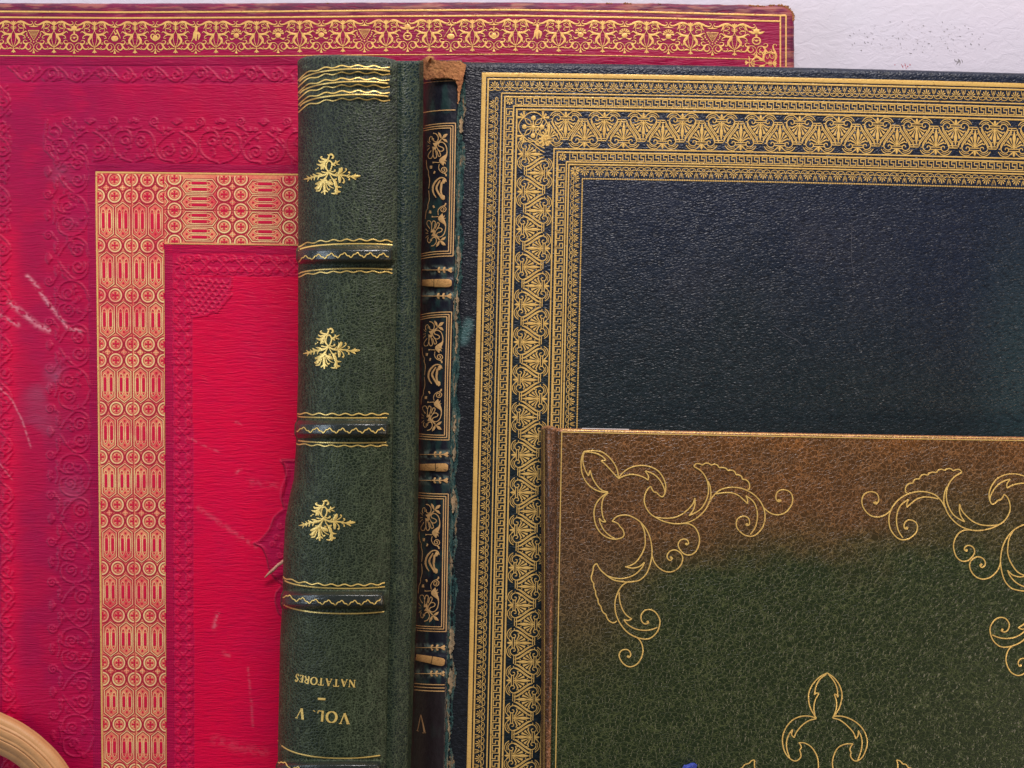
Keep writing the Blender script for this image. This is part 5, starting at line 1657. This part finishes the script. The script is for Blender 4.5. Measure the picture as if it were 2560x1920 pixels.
CORNER = [T_(p, O3) for p in [
    [(918, 815), (915, 770), (900, 720), (870, 670), (830, 625), (780, 590), (720, 577), (670, 577), (620, 585)],
    [(620, 585), (601, 640), (597, 700), (605, 770), (630, 830), (670, 880), (720, 915), (780, 935), (830, 935)],
    [(620, 588), (680, 590), (740, 605), (790, 635), (812, 660)], [(812, 660), (768, 665)], [(768, 665), (800, 690), (840, 730), (880, 775), (918, 815)],
    [(622, 590), (612, 640), (615, 690), (635, 750), (660, 795)], [(660, 795), (675, 745)], [(675, 745), (690, 800), (710, 840), (740, 885), (780, 920), (830, 935)],
    [(918, 815), (950, 775), (1000, 735), (1060, 712), (1130, 705), (1200, 718), (1260, 750), (1300, 800), (1325, 860), (1328, 910), (1318, 950), (1300, 975), (1275, 965), (1250, 938)],
    [(1250, 938), (1225, 932), (1207, 905), (1200, 885)],
    [(918, 820), (970, 795), (1030, 782), (1090, 790), (1140, 808), (1175, 830)], [(1175, 830), (1178, 795), (1150, 752)], [(1150, 752), (1200, 768), (1250, 800), (1290, 850), (1315, 905), (1320, 945)],
    [(1200, 885), (1170, 910), (1148, 960), (1143, 1020), (1165, 1080), (1200, 1125), (1245, 1155), (1310, 1187), (1400, 1207), (1480, 1205), (1560, 1180), (1630, 1130), (1680, 1070), (1710, 1000), (1718, 950), (1712, 890), (1695, 840)],
    [(1245, 1152), (1320, 1161), (1400, 1155), (1470, 1125), (1530, 1075), (1565, 1030), (1580, 985)], [(1580, 985), (1580, 1040), (1565, 1090), (1530, 1138)],
    [(1530, 1138), (1590, 1110), (1640, 1070), (1680, 1000), (1697, 930), (1692, 860), (1670, 800), (1630, 750), (1570, 712)],
    [(1570, 712), (1590, 690), (1620, 690), (1645, 702)], [(1645, 702), (1670, 685), (1700, 688), (1720, 702)], [(1720, 702), (1750, 693), (1775, 702), (1790, 724)], [(1790, 724), (1820, 722), (1850, 730), (1865, 749)],
    [(1865, 749), (1900, 745), (1925, 760), (1935, 785)], [(1935, 785), (1965, 788), (1985, 803), (1990, 825)], [(1990, 825), (2020, 828), (2045, 850), (2053, 880), (2050, 905), (2035, 912)],
    [(1708, 1020), (1722, 990), (1750, 955), (1790, 920), (1840, 901), (1900, 893), (1970, 900), (2040, 925), (2100, 965), (2145, 1015), (2175, 1075), (2186, 1140), (2176, 1210), (2150, 1260), (2110, 1300), (2070, 1317), (2020, 1310), (1980, 1285), (1945, 1245), (1937, 1200), (1950, 1165), (1985, 1145), (2020, 1145), (2045, 1165), (2053, 1195), (2045, 1220), (2025, 1222), (2020, 1208)],
    [(1765, 950), (1830, 940), (1890, 940), (1950, 960), (2000, 1000), (2035, 1035)], [(2035, 1035), (2035, 1000), (2020, 965)], [(2020, 965), (2070, 1000), (2100, 1040), (2118, 1100), (2118, 1170), (2100, 1240), (2060, 1300)],
    [(2175, 1070), (2212, 1103), (2252, 1124), (2302, 1131), (2352, 1116), (2392, 1080), (2420, 1030), (2424, 980), (2407, 940), (2372, 918), (2332, 915), (2297, 930), (2280, 965), (2284, 1000), (2302, 1018), (2322, 1010), (2317, 998)],
    [(1480, 1205), (1530, 1210), (1575, 1235), (1605, 1280), (1620, 1340), (1610, 1400), (1585, 1450), (1540, 1478), (1490, 1470), (1450, 1430), (1435, 1390), (1450, 1355), (1485, 1340), (1515, 1350), (1525, 1375), (1510, 1390), (1500, 1378)],
    [(1207, 1470), (1225, 1530), (1260, 1580), (1310, 1615), (1365, 1625), (1420, 1605), (1460, 1560), (1475, 1505), (1455, 1460), (1410, 1435), (1365, 1445), (1340, 1480), (1345, 1510), (1370, 1525), (1385, 1505), (1372, 1495)],
    [(830, 935), (770, 980), (730, 1030), (710, 1090), (710, 1150), (725, 1220), (760, 1280), (810, 1320), (870, 1340), (920, 1338), (960, 1320), (968, 1290), (955, 1255), (935, 1235)], [(935, 1235), (920, 1212), (900, 1198), (865, 1187)],
    [(865, 1187), (900, 1150), (950, 1135), (1010, 1138), (1070, 1165), (1120, 1205), (1165, 1265), (1195, 1340), (1208, 1420), (1207, 1490), (1190, 1570), (1160, 1640), (1110, 1690), (1060, 1706), (1000, 1712), (930, 1705), (870, 1690), (800, 1640), (760, 1600), (730, 1550)],
    [(1110, 1195), (1140, 1260), (1150, 1330), (1148, 1400), (1120, 1470), (1070, 1540), (1020, 1570), (978, 1580)], [(978, 1580), (1040, 1592), (1100, 1578), (1145, 1540)], [(1145, 1540), (1120, 1590), (1070, 1640), (1010, 1670), (940, 1682), (880, 1676), (830, 1662)],
    [(830, 940), (790, 985), (775, 1050), (778, 1110), (790, 1160), (810, 1192)], [(810, 1192), (780, 1188), (752, 1160)], [(752, 1160), (765, 1210), (800, 1270), (850, 1315), (885, 1332)],
    [(730, 1550), (705, 1575), (700, 1610), (692, 1640)], [(692, 1640), (684, 1670), (690, 1700), (705, 1722)], [(705, 1722), (706, 1750), (712, 1770), (722, 1790)], [(722, 1790), (722, 1815), (730, 1840), (742, 1858)],
    [(742, 1858), (744, 1885), (752, 1905), (768, 1922)], [(768, 1922), (774, 1950), (788, 1975), (810, 1990)], [(810, 1990), (825, 2030), (850, 2055), (880, 2064), (905, 2048)],
    [(1000, 1709), (950, 1744), (915, 1799), (892, 1869), (890, 1939), (905, 2009), (940, 2079), (990, 2139), (1050, 2179), (1110, 2199), (1170, 2204), (1220, 2179), (1260, 2129), (1278, 2059), (1265, 2009), (1235, 1969), (1190, 1949), (1145, 1959), (1115, 1999), (1120, 2049), (1150, 2074), (1180, 2064), (1172, 2046)],
    [(925, 1799), (930, 1869), (950, 1939), (985, 1994), (1035, 2032)], [(1035, 2032), (1000, 2044), (965, 2037)], [(965, 2037), (1000, 2079), (1060, 2114), (1130, 2129), (1200, 2124), (1255, 2104)],
    [(1060, 2179), (1100, 2209), (1125, 2259), (1130, 2319), (1110, 2379), (1075, 2424), (1020, 2444), (970, 2424), (935, 2379), (925, 2339), (945, 2304), (985, 2294), (1015, 2309), (1025, 2339), (1010, 2364), (998, 2350)]]]
g = Ink(); g.tent = 0.4
for p in CORNER:
    g.stroke(p, 3.1, smooth=len(p) > 2, step=3.0)
for x, y in ((2305, 1005), (2030, 1212), (1505, 1382), (1374, 1500), (1172, 2055), (1002, 2355)):
    g.disc(1280 + x / 3.456, 960 + y / 3.456, 3.2, n=8)
g.build('gilt_corner_scroll', GOLD_BROWN, brown_cover, h_brown, None, eps=0.0003)
g2 = Ink(); g2.tent = 0.4


def mir(p):
    out = []
    for x, y in p:
        u, v = br_uv(np.array(x, float), np.array(y, float)); u = float(u); v = float(v)
        x2, y2 = br_warp(np.array(2 * 666.5 - u), np.array(v)); out.append((float(x2), float(y2) + 0.0085 * (666.5 - u)))
    return out


for p in CORNER: g2.stroke(mir(p), 3.1, smooth=len(p) > 2, step=3.0)
for x, y in ((2305, 1005), (2030, 1212), (1505, 1382), (1374, 1500), (1172, 2055), (1002, 2355)):
    q = mir([(1280 + x / 3.456, 960 + y / 3.456)])[0]; g2.disc(q[0], q[1], 3.2, n=8)
g2.build('gilt_corner_scroll', GOLD_BROWN, brown_cover, h_brown, None, eps=0.0003)
FLEUR = [T_(p, O6) for p in [
    [(512, 838), (450, 870), (390, 930), (355, 1000), (350, 1070), (365, 1140), (395, 1195), (418, 1230)], [(512, 838), (570, 880), (615, 940), (637, 1010), (635, 1070), (615, 1140), (585, 1190), (557, 1225)],
    [(505, 848), (450, 890), (415, 950), (400, 1027)], [(400, 1027), (415, 1012), (440, 1014)], [(440, 1014), (405, 1080), (395, 1150), (407, 1220)],
    [(520, 848), (570, 910), (595, 970), (604, 1048)], [(604, 1048), (590, 1025), (572, 1022)], [(572, 1022), (590, 1080), (590, 1140), (575, 1190), (562, 1222)],
    [(418, 1230), (360, 1212), (290, 1213), (220, 1240), (165, 1295), (130, 1370), (125, 1440), (140, 1510), (175, 1565), (225, 1598), (260, 1590), (283, 1560), (280, 1525), (272, 1505)],
    [(272, 1505), (286, 1485), (280, 1458), (265, 1440)], [(418, 1233), (350, 1252), (290, 1295), (245, 1350), (225, 1397)], [(225, 1397), (203, 1370), (212, 1325)], [(212, 1325), (180, 1370), (160, 1430), (163, 1500), (185, 1570)],
    [(265, 1440), (320, 1445), (375, 1480), (415, 1540), (432, 1600), (432, 1680), (400, 1760), (330, 1830)],
    [(557, 1225), (575, 1213), (640, 1213), (710, 1235), (780, 1280), (835, 1350), (857, 1430), (845, 1500), (815, 1565), (770, 1598), (735, 1590), (712, 1555), (718, 1525)],
    [(718, 1525), (706, 1500), (718, 1470), (735, 1450)], [(560, 1228), (620, 1245), (680, 1290), (735, 1350), (757, 1407)], [(757, 1407), (777, 1380), (780, 1335)], [(780, 1335), (805, 1390), (812, 1450), (800, 1520), (775, 1590)],
    [(735, 1450), (660, 1455), (600, 1490), (565, 1560), (557, 1640), (590, 1740), (660, 1820)],
    [(1110, 1590), (1120, 1625), (1115, 1680), (1080, 1760)], [(1110, 1590), (1140, 1598), (1163, 1625)], [(1163, 1625), (1190, 1628), (1210, 1655)], [(1210, 1655), (1240, 1665), (1250, 1700)],
    [(-117, 1590), (-117, 1650), (-100, 1720)], [(-117, 1590), (-140, 1595), (-165, 1620)], [(-165, 1620), (-200, 1630), (-225, 1660)], [(-225, 1660), (-250, 1670), (-262, 1700)]]]
g3 = Ink(); g3.tent = 0.4
for p in FLEUR: g3.stroke(p, 3.0, smooth=len(p) > 2, step=3.0)
g3.build('gilt_centre_scroll', GOLD_BROWN, brown_cover, h_brown, None, eps=0.0003)

# ================================================================ SMALL THINGS
# pale ribbed leaf at the lower left
up = catmull([(-260, 1700), (-100, 1742), (0, 1785), (60, 1815), (110, 1853), (150, 1895), (185, 1950), (225, 2040)], 6)
lo = catmull([(-260, 1820), (-100, 1848), (0, 1888), (35, 1907), (65, 1932), (95, 1965), (125, 2010), (165, 2090)], 6)
m = 90
ui = np.linspace(0, 1, m)
def res(c): 
    d = np.concatenate([[0], np.cumsum(np.hypot(*np.diff(c, axis=0).T))]); d /= d[-1]
    return np.stack([np.interp(ui, d, c[:, 0]), np.interp(ui, d, c[:, 1])], 1)
up, lo = res(up), res(lo)
nw = 61; w_ = np.linspace(0, 1, nw)[:, None, None]
G = up[None] * (1 - w_) + lo[None] * w_
W_ = np.repeat(np.linspace(0, 1, nw)[:, None], m, 1); L_ = np.repeat(ui[None], nw, 0)
arch = np.sin(np.clip(W_, 0, 1) * math.pi) ** 0.6
ribs = 0.5 * np.abs(np.sin(W_ * math.pi * 3.5 + 0.35)) ** 0.6 * (0.6 + 0.4 * np.sin(L_ * 5))
groove = sum(np.exp(-((W_ - c) / 0.012) ** 2) for c in (0.34, 0.62))
HL = HR + 0.010 + 0.007 * arch + 0.0022 * ribs - 0.0012 * groove + 0.0004 * (vnoise(G[..., 0], G[..., 1], 12, 12, 201, 3) - .5)
tL = NT('dried_leaf_tan'); vl = tL.plan(); nl = tL.noise(tL.scl(vl, (0.03, 0.05, 0.05), 40), 1, 5, 0.6); nl2 = tL.noise(tL.scl(vl, (0.15, 0.15, 0.15)), 1, 3, 0.6)
cl = tL.mix(nl, (0.50, 0.24, 0.09), (0.66, 0.36, 0.16)); cl = tL.mix(tL.ramp(nl2, [(.62, 0), (.75, .5)]), cl, (0.40, 0.20, 0.09))
cl = tL.mix(1.0, cl, tL.tint(), 'MULTIPLY')
M_LEAF = tL.out(cl, 0.5, 0.35, 0, tL.bump(nl2, 0.3, 0.0006))
Ct = lerp(np.ones(HL.shape + (3,)), np.array([0.45, 0.36, 0.30]), np.clip(groove, 0, 1) * 0.8)
leaf = grid_obj('dried_leaf', G[..., 0], G[..., 1], HL, M_LEAF, None, back=HR + 0.008, tint=Ct)
tag(leaf, 'pale tan curved ribbed leaf strip lying across the lower left of the red book', 'dried leaf')

# frayed pinkish sliver beside the green spine
pts = catmull([(662, 1444, 1.2), (672, 1434, 3.0), (684, 1424, 4.4), (694, 1414, 3.8), (704, 1407, 4.5), (716, 1398, 5)], 1.5)
Vt, Ft, At = [], [], []
na = 8
for i, (x, y, r) in enumerate(pts):
    r = r * (0.85 + 0.3 * random.random())
    for k in range(na):
        a = 2 * math.pi * k / na
        dx, dz = math.cos(a) * r, math.sin(a) * r
        px, py = x + dx * 0.62, y + dx * 0.78
        Vt.append(P(px, py, HR + 0.004 + 0.00010 * i + dz * S)); At.append((px, py, dz))
for i in range(len(pts) - 1):
    for k in range(na):
        Ft.append((i * na + k, i * na + (k + 1) % na, (i + 1) * na + (k + 1) % na, (i + 1) * na + k))
Ft.append(tuple(range(na)))
sl = mesh_obj('leather_sliver', np.array(Vt), Ft, mat_suede('torn_leather_tan', (0.78, 0.42, 0.28), (0.50, 0.22, 0.15), 0.3, .9, .6), None, attr=np.array(At))
tag(sl, 'torn pinkish tan leather sliver on the red cover beside the green spine', 'leather scrap')

# blue ribbon tip at the bottom edge
RX = np.linspace(0, 1, 34); RY = np.linspace(0, 1, 26)
a, b = np.meshgrid(RX, RY)
Xr = 1698 + a * 44 + b * (-8) + 2.5 * np.sin(a * 9) * (1 - b); Yr = 1926 - a * 15 + b * 55 + 2 * np.sin(a * 14)
Hr_ = HB + 0.002 + 0.004 * np.sin(a * math.pi) + 0.0008 * (vnoise(Xr, Yr, 5, 5, 211, 3) - .5)
tB = NT('blue_velvet'); vb_ = tB.plan(); nb1 = tB.noise(tB.scl(vb_, (0.6, 0.6, 0.6)), 1, 4, .8)
M_BLUE = tB.out(tB.ramp(nb1, [(.35, (0.02, 0.035, 0.20)), (.55, (0.06, 0.10, 0.62)), (.68, (0.55, 0.6, 0.9))]), .8, .3, 0, tB.bump(nb1, .8, .001))
rb = grid_obj('ribbon', Xr, Yr, Hr_, M_BLUE, None, back=HB + 0.0006)
tag(rb, 'tip of a bright blue fuzzy ribbon at the bottom edge of brown book', 'ribbon')
